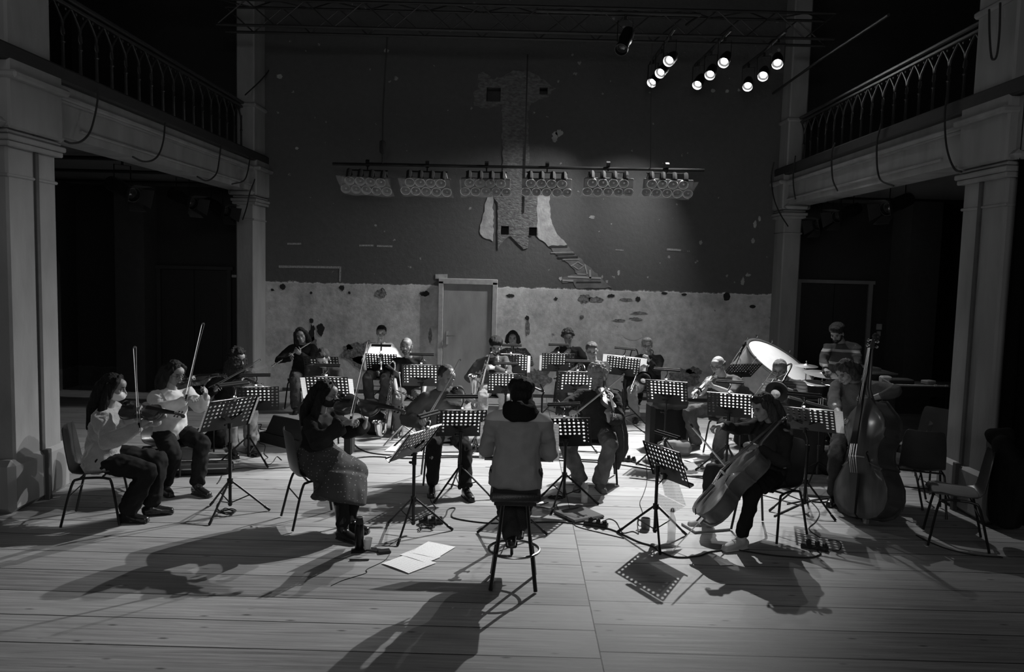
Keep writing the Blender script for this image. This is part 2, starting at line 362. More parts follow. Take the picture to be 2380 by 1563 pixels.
CH_ = G('chalk_white', .3, .9, var=.5, scale=40)
for q in [(648,620,790,622,.04),(791,620,790,655,.03),(668,567,700,567,.03),(835,571,868,571,.03),(876,572,912,573,.03),(1550,580,1583,582,.035),(1430,581,1449,582,.015)]: strip(*q, CH_, .004, 'tape_strip')
strip(1012, 643, 1040, 643, .08, PLA, .01, 'tape_strip')
def spotz(cx, cy, rx, rz, mat, seed, t=.005, n=30, j=.25, name='wall_scar'):
    rnd = random.Random(seed); c = at(cx, cy, YW); s = YW/FPX
    MB().prism([(c.x+rx*s*math.cos(2*PI*k/n)*(1+j*2.4*noise.noise((k*.45 % 9, seed*1.7, 0))+rnd.uniform(-j, j)*.25), c.z+rz*s*math.sin(2*PI*k/n)*(1+j*2.4*noise.noise((k*.5, seed*2.3, 4))+rnd.uniform(-j, j)*.25)) for k in range(n)], -.005, t, MXW).build(name, mat, wb, smooth=0)
SCD = G('scar_dark', .02, .95); SCM = G('scar_rubble', .17, .95, var=.75, scale=22, bump=1., bscale=30)
for i, q in enumerate([(657,667,7,7,SCD),(633,674,4,3,SCD),(795,670,6,6,SCD),(723,681,3,3,SCD),(812,681,3,3,SCD),(886,682,14,11,SCM),(987,683,12,6,SCD),(1186,688,10,4,SCD),(1292,695,4,4,SCD),(1358,693,15,10,SCM),(1385,697,18,6,SCM),(1420,688,9,4,SCD),(1482,696,6,6,SCD),(1455,697,14,4,SCM),(1544,682,7,3,SCD),(1590,685,6,3,SCD),(1689,690,8,10,SCD),(1749,713,7,4,SCD),(1226,740,5,6,SCD),(1226,762,5,20,SCM),(724,746,5,6,SCD),(725,775,7,18,SCD),(745,766,8,14,SCD),(728,800,9,16,SCM),(835,822,42,26,SCM),(812,808,8,6,SCD),(860,845,50,20,SCM),(1590,880,34,22,SCM),(1612,862,18,9,SCM),(1255,875,26,26,SCM),(1440,745,14,3,SCM),(1485,728,16,3,SCM),(1478,742,14,4,SCM),(1352,738,5,5,SCM),(1000,780,4,18,SCM)]): spotz(*q, 20+i, j=.10 if i in (14, 15, 16, 17) else .25)
spotz(1471, 780, 22, 11, G('pale_oval', .5, .9), 77, .003, 24, .04, 'plaster_patch')
for i, q in enumerate([(1290,318,7,12),(1301,309,9,8),(1376,505,6,4),(1657,211,5,4),(1690,212,4,4),(1717,210,3,3),(650,178,7,5),(898,118,6,4),(1755,522,4,8),(1765,508,3,6),(1750,560,4,6),(1726,655,4,9),(1738,640,6,3),(1303,648,4,4),(1438,634,3,6),(1629,564,4,4),(690,345,4,3)]): spotz(*q, PLA, 200+i, .004)
cut = MB()
for (a, b, c, d) in [(1130.6, 204, 1164, 236), (1254, 204, 1273, 219.5), (1164, 526, 1183, 545.5), (1229, 529, 1248, 548)]:
    p = at(a, d, YW); q = at(c, b, YW); cut.box(((p.x+q.x)/2, YW+.1, (p.z+q.z)/2), (q.x-p.x, .36, q.z-p.z))
cutter = cut.build('tmp_cut', DRK, smooth=0)
for o in [wb]+patches:
    md = o.modifiers.new('b', 'BOOLEAN'); md.object = cutter; md.operation = 'DIFFERENCE'; md.solver = 'EXACT'
    dg = bpy.context.evaluated_depsgraph_get(); me = bpy.data.meshes.new_from_object(o.evaluated_get(dg), depsgraph=dg); o.modifiers.clear(); o.data = me
bpy.data.objects.remove(cutter)
# door in the back wall
DG = G('door_paint', .27, .6, var=.25, scale=5, stretch=(1, 1, .4), bump=.1); FRM = G('door_frame_paint', .36, .7, var=.2, scale=12)
def P_(px, py, Y=YW): return at(px, py, Y)
dl, dr_ = P_(1030, 800).x, P_(1141, 800).x; dt = 1.97
d1 = S(bpy.data.objects.new('door_1', None)); COL.objects.link(d1); d1.location = ((dl+dr_)/2, YW-.01, 0); w = dr_-dl
MB().box((0, -.02, dt/2+.01), (w, .045, dt), b=.004).build('door_leaf', DG, d1)
MB().box((-w/2-.05, -.03, (dt+.06)/2), (.09, .09, dt+.06), b=.008).box((w/2+.05, -.03, (dt+.06)/2), (.09, .09, dt+.06), b=.008).box((0, -.031, dt+.06), (w+.19, .088, .10), b=.008).build('door_frame', FRM, d1)
hx = P_(1040, 795).x-(dl+dr_)/2
h = MB().box((hx, -.048, 1.03), (.045, .012, .24), b=.004).tube([(hx, -.05, 1.07), (hx, -.1, 1.07), (hx+.03, -.11, 1.07), (hx+.14, -.11, 1.07)], .010).tube([(hx, -.045, .97), (hx, -.058, .97)], .011).build('door_handle', STE, d1)
# thin dark conduits
S(MB().box((.06, YW-.01, 4.6), (.025, .03, 2.7)).build('trim_1', BLK, smooth=0))

# side galleries: columns, beams, floor slab
CP = G('column_paint', .25, .8, var=.2, scale=4, bump=.2, bscale=25, stretch=(1, 1, .35)); CPD = G('column_chase', .06, .8, var=.2); GDK = G('gallery_edge_dark', .02, .8)
def column(sx, y0, y1, chase=None, plinth=True):
    mb = MB(); yc = (y0+y1)/2; L = y1-y0; xc = sx*4.60; w = .30
    mb.box((xc, yc, 1.75), (w, L, 3.5), b=.02)
    mb.box((sx*4.62, yc, .24), (.42, L+.20, .48), b=.05)
    for (z, h, e) in [(2.99, .03, .03), (3.26, .05, .10), (3.31, .05, .14), (3.36, .03, .08)]: mb.box((xc-sx*.0, yc, z), (w+e, L+e, h), b=.01)
    mb.box((sx*4.63, yc, 3.72), (.48, L+.08, .66), b=.02)
    mb.box((sx*4.62, yc, 3.84), (.60, L+.12, .07), b=.02); mb.box((sx*4.62, yc, 3.43), (.40, L+.3, .09), b=.04)
    mb.box((xc, yc, 6.0), (.30, L*.9, 3.9), b=.02); mb.box((xc, yc, 4.88), (.36, L, .07), b=.02)
    o = mb.build('column', CP); S(o)
    if chase:
        MB().box((sx*4.445, chase, 1.9), (.03, .055, 3.8), b=.004).box((sx*4.40, chase, .24), (.05, .06, .48), b=.004).build('cable_chase', CPD, o, smooth=0)
    return o
cols = [column(-1, 7.06, 7.80, 7.47), column(1, 7.52, 8.25, 7.92), column(-1, 13.6, 14.25), column(1, 13.75, 14.25)]
for sx in (-1, 1):
    ya = 7.8 if sx < 0 else 8.25; yb = 14.2
    mb = MB(); mb.box((sx*4.66, (ya+yb)/2, 3.71), (.36, yb-ya, .50)); mb.box((sx*4.62, (ya+yb)/2, 3.83), (.40, yb-ya, .055), b=.015); mb.box((sx*4.63, (ya+yb)/2, 3.79), (.37, yb-ya, .02))
    mb.box((sx*4.65, (ya+yb)/2, 3.555), (.40, yb-ya-1.0, .03), b=.008); mb.box((sx*4.66, 6.0 if sx < 0 else 6.6, 3.71), (.36, 2.2 if sx < 0 else 1.9, .5)); S(mb.build('beam_'+('left' if sx < 0 else 'right'), CP, smooth=30))
    mb = MB(); mb.box((sx*4.62, 9.2, 4.03), (.46, 10.1, .15), b=.02); S(mb.build('trim_'+('2' if sx < 0 else '3'), GDK))
    S(MB().box((sx*6.3, 9.2, 3.76), (3.0, 10.1, .40)).build('slab_'+('left' if sx < 0 else 'right'), G('gallery_soffit', .06, .85), smooth=0))
    # low wall pier and side door in the aisle
    if sx < 0: S(MB().box((-6.62, 14.0, 1.78), (.5, .5, 3.56)).build('trim_4', G('pier_paint', .05, .85), smooth=0))
    else: S(MB().box((6.75, 13.9, 1.78), (.5, .7, 3.56)).build('trim_5', G('pier_paint', .05, .85), smooth=0))
def side_door(name, x0, x1, ht, mf, arch):
    d = S(bpy.data.objects.new(name, None)); COL.objects.link(d); d.location = ((x0+x1)/2, YW-.01, 0); w = x1-x0
    dm = G('side_door_paint', .014, .6)
    for s in (-1, 1):
        lf = MB().box((s*w/4, -.02, ht/2), (w/2-.01, .04, ht-.02)).build('door_leaf', dm, d, smooth=0)
        if arch:
            mb = MB()
            pts = [(s*w/4-w/6, -.045, .25), (s*w/4-w/6, -.045, ht-.65)]+[(s*w/4-w/6*math.cos(PI*k/8), -.045, ht-.65+.30*math.sin(PI*k/8)) for k in range(1, 8)]+[(s*w/4+w/6, -.045, ht-.65), (s*w/4+w/6, -.045, .25)]
            mb.tube(pts, .008, 6); mb.build('panel_moulding', G('moulding_dark', .03, .5), d)
    MB().box((-w/2-.04, -.03, ht/2), (.07, .07, ht)).box((w/2+.04, -.03, ht/2), (.07, .07, ht)).box((0, -.031, ht+.03), (w+.22, .07, .06)).build('door_frame', mf, d, smooth=0)
side_door('door_2', -6.28, -5.12, 2.12, G('side_frame_dark', .03, .7), True); side_door('door_3', 4.95, 6.12, 2.16, G('side_frame_pale', .17, .7), False)
S(MB().box((-4.98, YW-.01, 2.02), (.20, .03, .045)).build('trim_6', FRM, smooth=0)); S(MB().box((6.37, YW-.01, 1.42), (.09, .03, .10)).box((6.37, YW-.01, 1.3), (.06, .03, .08)).build('trim_7', FRM, smooth=0))
S(MB().box((0, YW-.012, .03), (8.3, .02, .06)).build('baseboard_back', G('skirting', .05, .8, var=.4), smooth=0))

# gothic railings
IRON = G('railing_iron', .06, .35, .5, bump=.2, bscale=90)
def railing(sx, ya, yb, n, label):
    x = sx*4.66; t = thing('gallery_railing', label, 'railing', (x, (ya+yb)/2, 4.10)); L = yb-ya
    MB().box((0, 0, .80), (.10, L, .05), b=.012).box((0, 0, .74), (.05, L, .04), b=.008).build('handrail', IRON, t)
    MB().box((0, 0, .03), (.08, L, .05), b=.01).build('bottom_rail', IRON, t)
    mb = MB(); s = L/n
    mb.tube([(0, 0, .05), (0, 0, .20), (0, 0, .34), (0, 0, .355), (0, 0, .37), (0, 0, .55)], [.022, .017, .017, .028, .016, .015], 6)
    for g in (-1, 1):
        mb.tube([(0, 0, .52), (0, g*.02, .58), (0, g*s*.28, .66), (0, g*s*.5, .73)], [.015, .014, .012, .010], 5)
        mb.ell((0, g*s*.2, .70), (.008, .018, .018), n=6, m=4)
        mb.tube([(0, g*.0, .40), (0, g*.035, .44), (0, g*.03, .49), (0, 0, .52)], .006, 5)
    b0 = mb.build('baluster', IRON, t)
    for k in range(n):
        b = b0 if k == 0 else b0.copy()
        if k: COL.objects.link(b)
        b.parent = t; b.location = (0, -L/2+s*(k+.5), 0)
    return t
railing(-1, 7.85, 14.1, 19, 'dark iron gothic railing along the gallery on the side of the masked violinists')
railing(1, 8.3, 14.1, 18, 'dark iron gothic railing along the gallery above the drummer and bassist')
# ------------------------------------------------------------------ people
def ik(a, c, l1, l2, pole):
    d = c-a; D = d.length
    if D > (l1+l2)*.985: c = a+d*((l1+l2)*.985/D); d = c-a; D = d.length
    if D < abs(l1-l2)*1.1+.05: c = a+d.normalized()*(abs(l1-l2)*1.1+.05); d = c-a; D = d.length
    x = (l1*l1-l2*l2+D*D)/(2*D); h = math.sqrt(max(l1*l1-x*x, 0)); u = d/D
    p = V(pole)-u*u.dot(V(pole)); p = p.normalized() if p.length > 1e-4 else frame(u)[0]
    return a+u*x+p*h, c
def hand(mb, w, d, n, side, curl=.5, sc=1., fan=.15, point=0):
    # palm, four fingers of unequal length, thumb leaving the side of the palm; d towards knuckles, n out of the palm
    d = V(d).normalized(); n = V(n); n = (n-d*n.dot(d)); n = n.normalized() if n.length > 1e-4 else frame(d)[0]; t = d.cross(n)*side
    mb.tube([w-d*.02*sc, w+d*.01*sc, w+d*.045*sc, w+d*.085*sc], 0, 10, ab=[(.026*sc, .020*sc), (.028*sc, .018*sc), (.037*sc, .015*sc), (.038*sc, .012*sc)], side=t, dome=.7)
    LN = [.078, .088, .083, .066]
    for i in range(4):
        off = (1.5-i)*.0205*sc; p = w+d*.084*sc+t*off; dd = (d+t*(1.5-i)*fan*.35).normalized(); c = curl*(.9+.12*i) if i >= point else curl*.2
        ln = LN[i]*sc; pts = [p-dd*.01]; rr = [.0088*sc]; ang = c*.75
        for k, q in enumerate((.44, .31, .25)):
            v = dd*math.cos(ang)+n*math.sin(ang); p = p+v*ln*q; pts.append(p.copy()); rr.append((.0085-.0008*(k+1))*sc); ang += c*1.05
        mb.tube(pts, rr, 7, dome=.9)
    th = w+d*.022*sc+t*.024*sc+n*.004*sc; v1 = (t*.75+d*.65+n*.25).normalized(); v2 = (t*.30+d*.85+n*(.25+.5*curl)).normalized()
    mb.tube([th-v1*.012*sc, th+v1*.038*sc, th+v1*.038*sc+v2*.030*sc, th+v1*.038*sc+v2*.052*sc], [.012*sc, .0105*sc, .0095*sc, .007*sc], 7, dome=.9)
SKIN = [G('skin_a', .28, .55, var=.10, bump=.1, bscale=140), G('skin_b', .24, .5, var=.07, bump=.1, bscale=140), G('skin_c', .2, .5, var=.07, bump=.1, bscale=140)]
EYE = G('eye_white', .28, .3); IRIS = G('iris_dark', .015, .15); LIP = G('lip', .19, .45)
def hairm(v): return G('hair_%02d' % int(v*100), v*.8, .6, var=.6, scale=34, stretch=(1.6, 1.6, .2), bump=.9, bscale=140, spec=.25)
def cloth(name, v, rough=.9, **k):
    k.setdefault('bump', .25); k.setdefault('bscale', 260); k.setdefault('spec', .15); return G(name, v, rough, **k)
def person(label, hip, a, neck, head, yaw=None, pitch=12, roll=0, s=1., R=None, L=None, RF=(.10, .42), LF=(-.10, .42), RK=None, LK=None,
           top=None, legs=None, shoes=None, hair=None, glasses=False, mask=None, beard=None, skin=0, fat=1., vox=.0065, toe=8, extra=None, tw=0, name='person', skirt=None, eyes_closed=False, tmin=.45, footz=(.09, .09)):
    hip = V(hip); ar = math.radians(a); F = V((math.sin(ar), -math.cos(ar), 0)); Rt = V((-math.cos(ar), -math.sin(ar), 0)); UP = V((0, 0, 1))
    def loc(v): return Rt*v[0]+F*v[1]+UP*v[2]
    def P(q): return V(q) if isinstance(q, V) else at(q[0], q[1], hip.y+q[2])
    root = thing(name, label, 'person', (hip.x, hip.y, 0)); off = root.location.copy()
    Nt = P(neck); sp = (Nt-hip); tl = min(max(sp.length, tmin*s), .53*s); sp.normalize(); N = hip+sp*tl
    Hd = P(head); hd = (Hd-N).normalized(); Hc = N+hd*.190*s
    ya = math.radians(a if yaw is None else yaw); pa = math.radians(pitch)
    hf = V((math.sin(ya)*math.cos(pa), -math.cos(ya)*math.cos(pa), -math.sin(pa))); hr = V((-math.cos(ya), -math.sin(ya), 0)); hu = hr.cross(hf)
    if roll: q = math.radians(roll); hr, hu = hr*math.cos(q)+hu*math.sin(q), hu*math.cos(q)-hr*math.sin(q)
    HM = MX(Hc, hr, hf, hu) @ Matrix.Scale(s, 4)
    ta = ar+math.radians(tw); SR = V((-math.cos(ta), -math.sin(ta), 0)); SR = (SR-sp*SR.dot(sp)).normalized(); SF = sp.cross(SR) if sp.cross(SR).dot(F) > 0 else -sp.cross(SR)
    sh = {1: N+SR*.175*s*(.5+.5*fat)-sp*.055*s, -1: N-SR*.175*s*(.5+.5*fat)-sp*.055*s}
    hj = {1: hip+Rt*.095*s, -1: hip-Rt*.095*s}
    A = {}; rest = {1: dict(l=(.16, .34, .60), d=(0, 1, -.2), n=(0, 0, -1)), -1: dict(l=(-.16, .34, .60), d=(0, 1, -.2), n=(0, 0, -1))}
    for g, sp_ in ((1, R), (-1, L)):
        q = dict(rest[g]) if sp_ is None else dict(sp_)
        w = P(q['w']) if 'w' in q else V((hip.x, hip.y, 0))+loc(q['l'])
        pole = loc(q.get('pole', (g*.6, -.2, -1)))
        e, w = ik(sh[g], w, .285*s, .255*s, pole)
        d = loc(q['d']) if 'd' in q else (w-e); n = loc(q['n']) if 'n' in q else V((0, 0, -1))
        A[g] = (e, w, V(d).normalized(), n, q.get('c', .6), q.get('pt', 0))
    K = {}
    for g, ft, kp, fz in ((1, RF, RK, footz[0]), (-1, LF, LK, footz[1])):
        an = V((hip.x, hip.y, 0))+loc((ft[0]*s, ft[1]*s, fz)); k, an = ik(hj[g], an, .43*s, .42*s, loc(kp) if kp else (F+UP*.8+Rt*g*.15)); K[g] = (k, an)
        fd = math.radians(toe)*g; K[g] = (k, an, (F*math.cos(fd)+Rt*math.sin(fd)+UP*(ft[2] if len(ft) > 2 else 0)).normalized())
    # body
    mb = MB(); T = lambda t: hip+sp*tl*t
    mb.tube([T(-.12), T(.05), T(.4), T(.75), T(.93), T(1.0)], 0, 14, ab=[(.13*s, .09*s), (.155*s*fat, .105*s*fat), (.125*s*fat, .095*s*fat), (.15*s, .10*s), (.10*s, .07*s), (.055*s, .055*s)], side=SR, dome=.6)
    mb.tube([N-hd*.06*s, N+hd*.03*s, Hc-hu*.045*s-hf*.015*s], [.062*s, .055*s, .055*s], 12)
    for c, r in [((0, -.014, .028), (.077, .095, .086)), ((0, .018, -.028), (.062, .070, .078)), ((0, .058, -.088), (.030, .027, .020)), ((0, .030, -.070), (.052, .045, .032)), ((.038, .052, -.018), .027), ((-.038, .052, -.018), .027),
                 ((0, .078, .030), (.046, .014, .012)), ((0, .085, -.053), (.022, .010, .0075)), ((0, .084, -.064), (.019, .010, .007)), ((0, .05, .05), (.055, .045, .04))]: mb.ell(c, r, HM, 14, 10)
    mb.tube([(0, .082, .018), (0, .097, -.006), (0, .110, -.026)], [.0085, .0095, .0135], 8, HM, dome=.9); mb.ell((.011, .098, -.030), .0085, HM); mb.ell((-.011, .098, -.030), .0085, HM)
    for g in (-1, 1): mb.ell((g*.079, -.008, -.008), (.0095, .020, .032), HM, 10, 8)
    for g in (-1, 1):
        e, w, d, n, c, pt = A[g]
        mb.tube([N-SR*0-sp*.05*s, sh[g]], [.05*s, .055*s], 10, dome=.8); mb.tube([sh[g], sh[g]*.5+e*.5, e], [.052*s, .045*s, .038*s], 10, dome=.8)
        mb.tube([e, e*.6+w*.4, w], [.039*s, .038*s, .025*s], 10, dome=.8); hand(mb, w, d, n, g, c, s*1.02, point=pt)
        k, an, fd = K[g]
        mb.tube([hj[g], k], [.078*s, .052*s], 10, dome=.8); mb.tube([k, k*.65+an*.35, an], [.05*s, .052*s, .034*s], 10, dome=.8)
        mb.tube([an-fd*.03*s-UP*.04*s, an+fd*.06*s-UP*.045*s, an+fd*.15*s-UP*.055*s], [.032*s, .035*s, .028*s], 8, dome=.8)
    body = blob(mb, 'body', SKIN[skin], root, vox, 5, .5, off=off)
    LO = Matrix.Translation(-off)
    # face details
    HL = LO @ HM
    for g in (-1, 1):
        mb = MB()
        if not eyes_closed: mb.ell((g*.031, .0775, .008), (.0125, .010, .0058), HL, 10, 8); mb.ell((g*.031, .0868, .006), (.0050, .0025, .0042), HL, 8, 6, mi=1)
        mb.tube([(g*.018, .0835, .010), (g*.031, .0895, .0165 if not eyes_closed else .006), (g*.045, .080, .011)], [.0012, .002, .0012], 5, HL, mi=1)
        mb.build('eye', [EYE, IRIS], root)
    hv = hair['v'] if hair else .15
    for g in (-1, 1): MB().tube([(g*.015, .089, .031), (g*.033, .0905, .036), (g*.051, .076, .030)], [.0025, .0042, .002], 5, HL).build('eyebrow', hairm(hv), root)
    MB().tube([(-.021, .084, -.0585), (0, .0955, -.0575), (.021, .084, -.0585)], [.0015, .0045, .0015], 6, HL).build('mouth', LIP, root)
    if hair: make_hair(hair, HM, root, off, s)
    if glasses:
        mb = MB()
        for g in (-1, 1):
            mb.tube([(g*.032+.021*math.cos(t*PI/8), .099-.006*abs(math.cos(t*PI/8)), .005+.018*math.sin(t*PI/8)) for t in range(16)], .0016, 5, HL, closed=True)
            mb.tube([(g*.053, .094, .010), (g*.074, .05, .010), (g*.082, -.005, .008)], .0014, 5, HL)
        mb.tube([(-.012, .1, .01), (0, .103, .012), (.012, .1, .01)], .0014, 5, HL); mb.build('glasses', BLKM if glasses == 1 else STE, root)
    if mask is not None:
        mb = MB(); mb.ell((0, .034, -.052), (.066, .082, .052), HM, 16, 12); mb.ell((0, .085, -.035), (.024, .036, .026), HM, 12, 8)
        blob(mb, 'face_mask', cloth('mask_%02d' % int(mask*100), mask), root, .006, 4, off=off)
        for g in (-1, 1): MB().tube([(g*.062, .045, -.04), (g*.082, -.005, .012), (g*.084, -.02, -.01), (g*.062, .03, -.075)], .0013, 5, HL).build('mask_loop', cloth('mask_%02d' % int(mask*100), mask), root)
    if beard is not None:
        mb = MB(); mb.ell((0, .030, -.075), (.058, .058, .034), HM, 14, 10); mb.ell((0, .062, -.085), (.036, .032, .030), HM, 12, 8); mb.tube([(-.03, .078, -.055), (0, .096, -.044), (.03, .078, -.055)], .008, 6, HM)
        for g in (-1, 1): mb.tube([(g*.066, .02, -.01), (g*.060, .03, -.06)], .018, 6, HM)
        blob(mb, 'beard', hairm(beard), root, .006, 3, nz=(.004, 60, 60, 60), off=off)
    # trousers, skirt
    if legs:
        mb = MB(); w_ = legs.get('w', 1.); cut_ = legs.get('cut', .03)
        mb.ell(hip-UP*.01, (.172*s*fat, .130*s, .095*s), n=14, m=10, R=Matrix((Rt, F, UP)).transposed()); mb.tube([T(-.02), T(.22)], 0, 14, ab=[(.155*s*fat, .115*s*fat), (.14*s*fat, .10*s*fat)], side=SR, dome=.5)
        for g in (-1, 1):
            k, an, fd = K[g]; an2 = an+(k-an).normalized()*cut_
            mb.tube([hj[g], hj[g]*.5+k*.5, k], [.100*s, .088*s*w_**.3, .070*s*w_**.5], 12, dome=.8); mb.tube([k, k*.6+an*.4, an2], [.070*s*w_**.5, .064*s*w_, .054*s*w_**1.5], 12, dome=.5)
        if legs.get('knee'): pass
        blob(mb, 'trousers', legs['m'], root, .011, 3, nz=(.014, 9, 9, 9), off=off, fold=True)
    if skirt: skirt(root, off, hip, Rt, F, UP, K, s)
    if shoes:
        for g in (-1, 1):
            k, an, fd = K[g]; mb = MB(); b = an-UP*.09*s; r_ = fd.cross(UP).normalized(); z = V((0, 0, max(b.z+.0, 0)))
            pts = [an-fd*.045*s-UP*.045*s, an+fd*.02*s-UP*.035*s, an+fd*.10*s-UP*.050*s, an+fd*.175*s-UP*.056*s]
            mb.tube(pts, 0, 10, ab=[(.036*s, .040*s), (.040*s, .050*s), (.045*s, .036*s), (.036*s, .026*s)], side=r_, dome=.9)
            u2 = (UP-fd*UP.dot(fd)).normalized(); mb.tube([an-fd*.05*s-UP*.078*s, an+fd*.06*s-UP*.078*s, an+fd*.19*s-UP*.076*s], 0, 10, ab=[(.036*s, .011*s), (.040*s, .011*s), (.037*s, .011*s)], side=r_, dome=.9)
            if shoes.get('boot'): kk = (k-an).normalized(); mb.tube([an-UP*.02, an+kk*shoes['boot']], 0, 12, ab=[(.050*s, .052*s), (.058*s, .060*s)], side=r_)
            else: mb.tube([an-UP*.04, an+(k-an).normalized()*.03], [.043*s, .040*s], 10)
            so = blob(mb, 'shoe', shoes['m'], root, .008, 3, off=off)
            if shoes.get('sole'):
                MB().tube([an-fd*.05*s-UP*.082*s-off, an+fd*.06*s-UP*.082*s-off, an+fd*.185*s-UP*.08*s-off], 0, 10, ab=[(.041*s, .010*s), (.046*s, .010*s), (.041*s, .010*s)], side=r_, dome=.9).build('sole', shoes['sole'], so)
            if shoes.get('lace'):
                mb = MB()
                for q in range(3): c_ = an+fd*(.03+.028*q)*s+UP*(.018-.012*q)*s-off; mb.tube([c_-r_*.022*s, c_+UP*.003, c_+r_*.022*s], .0025, 5)
                mb.build('laces', shoes['lace'], so)
    # top
    if top:
        mb = MB(); ft = top.get('fit', 1.); B = fat
        hem = top.get('hem', .08)
        mb.tube([T(-hem), T(.12), T(.4), T(.72), T(.88), T(.965), T(1.01)], 0, 18, ab=[(.192*s*ft*B, .160*s*ft*B), (.172*s*ft*B, .132*s*ft*B), (.150*s*ft*B, .120*s*ft*B), (.172*s*ft, .122*s*ft), (.165*s, .105*s), (.105*s, .08*s), (.072*s, .068*s)], side=SR, dome=.25)
        mb.tube([N+hd*.012*s+(SR*math.cos(k*PI/8)+SF*math.sin(k*PI/8))*.073*s-sp*(.02*math.sin(k*PI/8))*s for k in range(16)], .011*s, 7, closed=True)
        sl = top.get('sleeve', 1.); rw = top.get('rw', 1.)
        for g in (-1, 1):
            e, w, d, n, c, pt = A[g]
            mb.tube([N-sp*.03*s+SR*g*.05*s, sh[g]], [.062*s, .068*s], 12, dome=.8)
            if sl > .5:
                q = (sl-.5)*2; we = e*(1-q*.97)+w*q*.97
                mb.tube([sh[g], sh[g]*.5+e*.5, e], [.070*s*rw**.4, .062*s*rw**.7, .056*s*rw], 12, dome=.8); mb.tube([e, e*.5+we*.5, we], [.056*s*rw, .050*s*rw, .040*s*top.get('cuff', 1.)], 12, dome=.4)
            else: mb.tube([sh[g], sh[g]*(1-sl*2)+e*sl*2], [.071*s, .064*s], 12, dome=.4)
        if top.get('lap'):
            for g in (-1, 1): k = K[g][0]; mb.tube([hj[g]+UP*.03, hj[g]*(1-top['lap'])+k*top['lap']+UP*.02], [.115*s, .095*s], 12, dome=.6)
            k0 = (K[1][0]+K[-1][0])/2; mb.tube([hip+UP*.03, hip*(1-top['lap'])+k0*top['lap']+UP*.03], 0, 12, ab=[(.15*s, .09), (.14*s, .07)], side=Rt, dome=.6)
        if top.get('collar'): mb.tube([N-sp*.01, N+hd*.075*s], [.085*s, .072*s], 14)
        if top.get('hood'): mb.ell(N-SF*.07*s-sp*.03*s, (.12*s, .07*s, .07*s), R=Matrix((SR, SF, sp)).transposed())
        t_ = blob(mb, top.get('name', 'sweater'), top['m'], root, .011, 3, nz=(.013*top.get('wr', 1.), 6.5, 6.5, 9), off=off, fold=True)
    if extra: extra(dict(root=root, off=off, hip=hip, N=N, Hc=Hc, HM=HM, SR=SR, SF=SF, sp=sp, tl=tl, s=s, sh=sh, A=A, K=K, Rt=Rt, F=F, UP=UP, hd=hd, T=T, LO=LO, HL=HL, fat=fat))
    root['_w'] = 0; del root['_w']
    return dict(root=root, A=A, N=N, Hc=Hc, HM=HM, loc=loc, sh=sh, hip=hip, F=F, Rt=Rt)
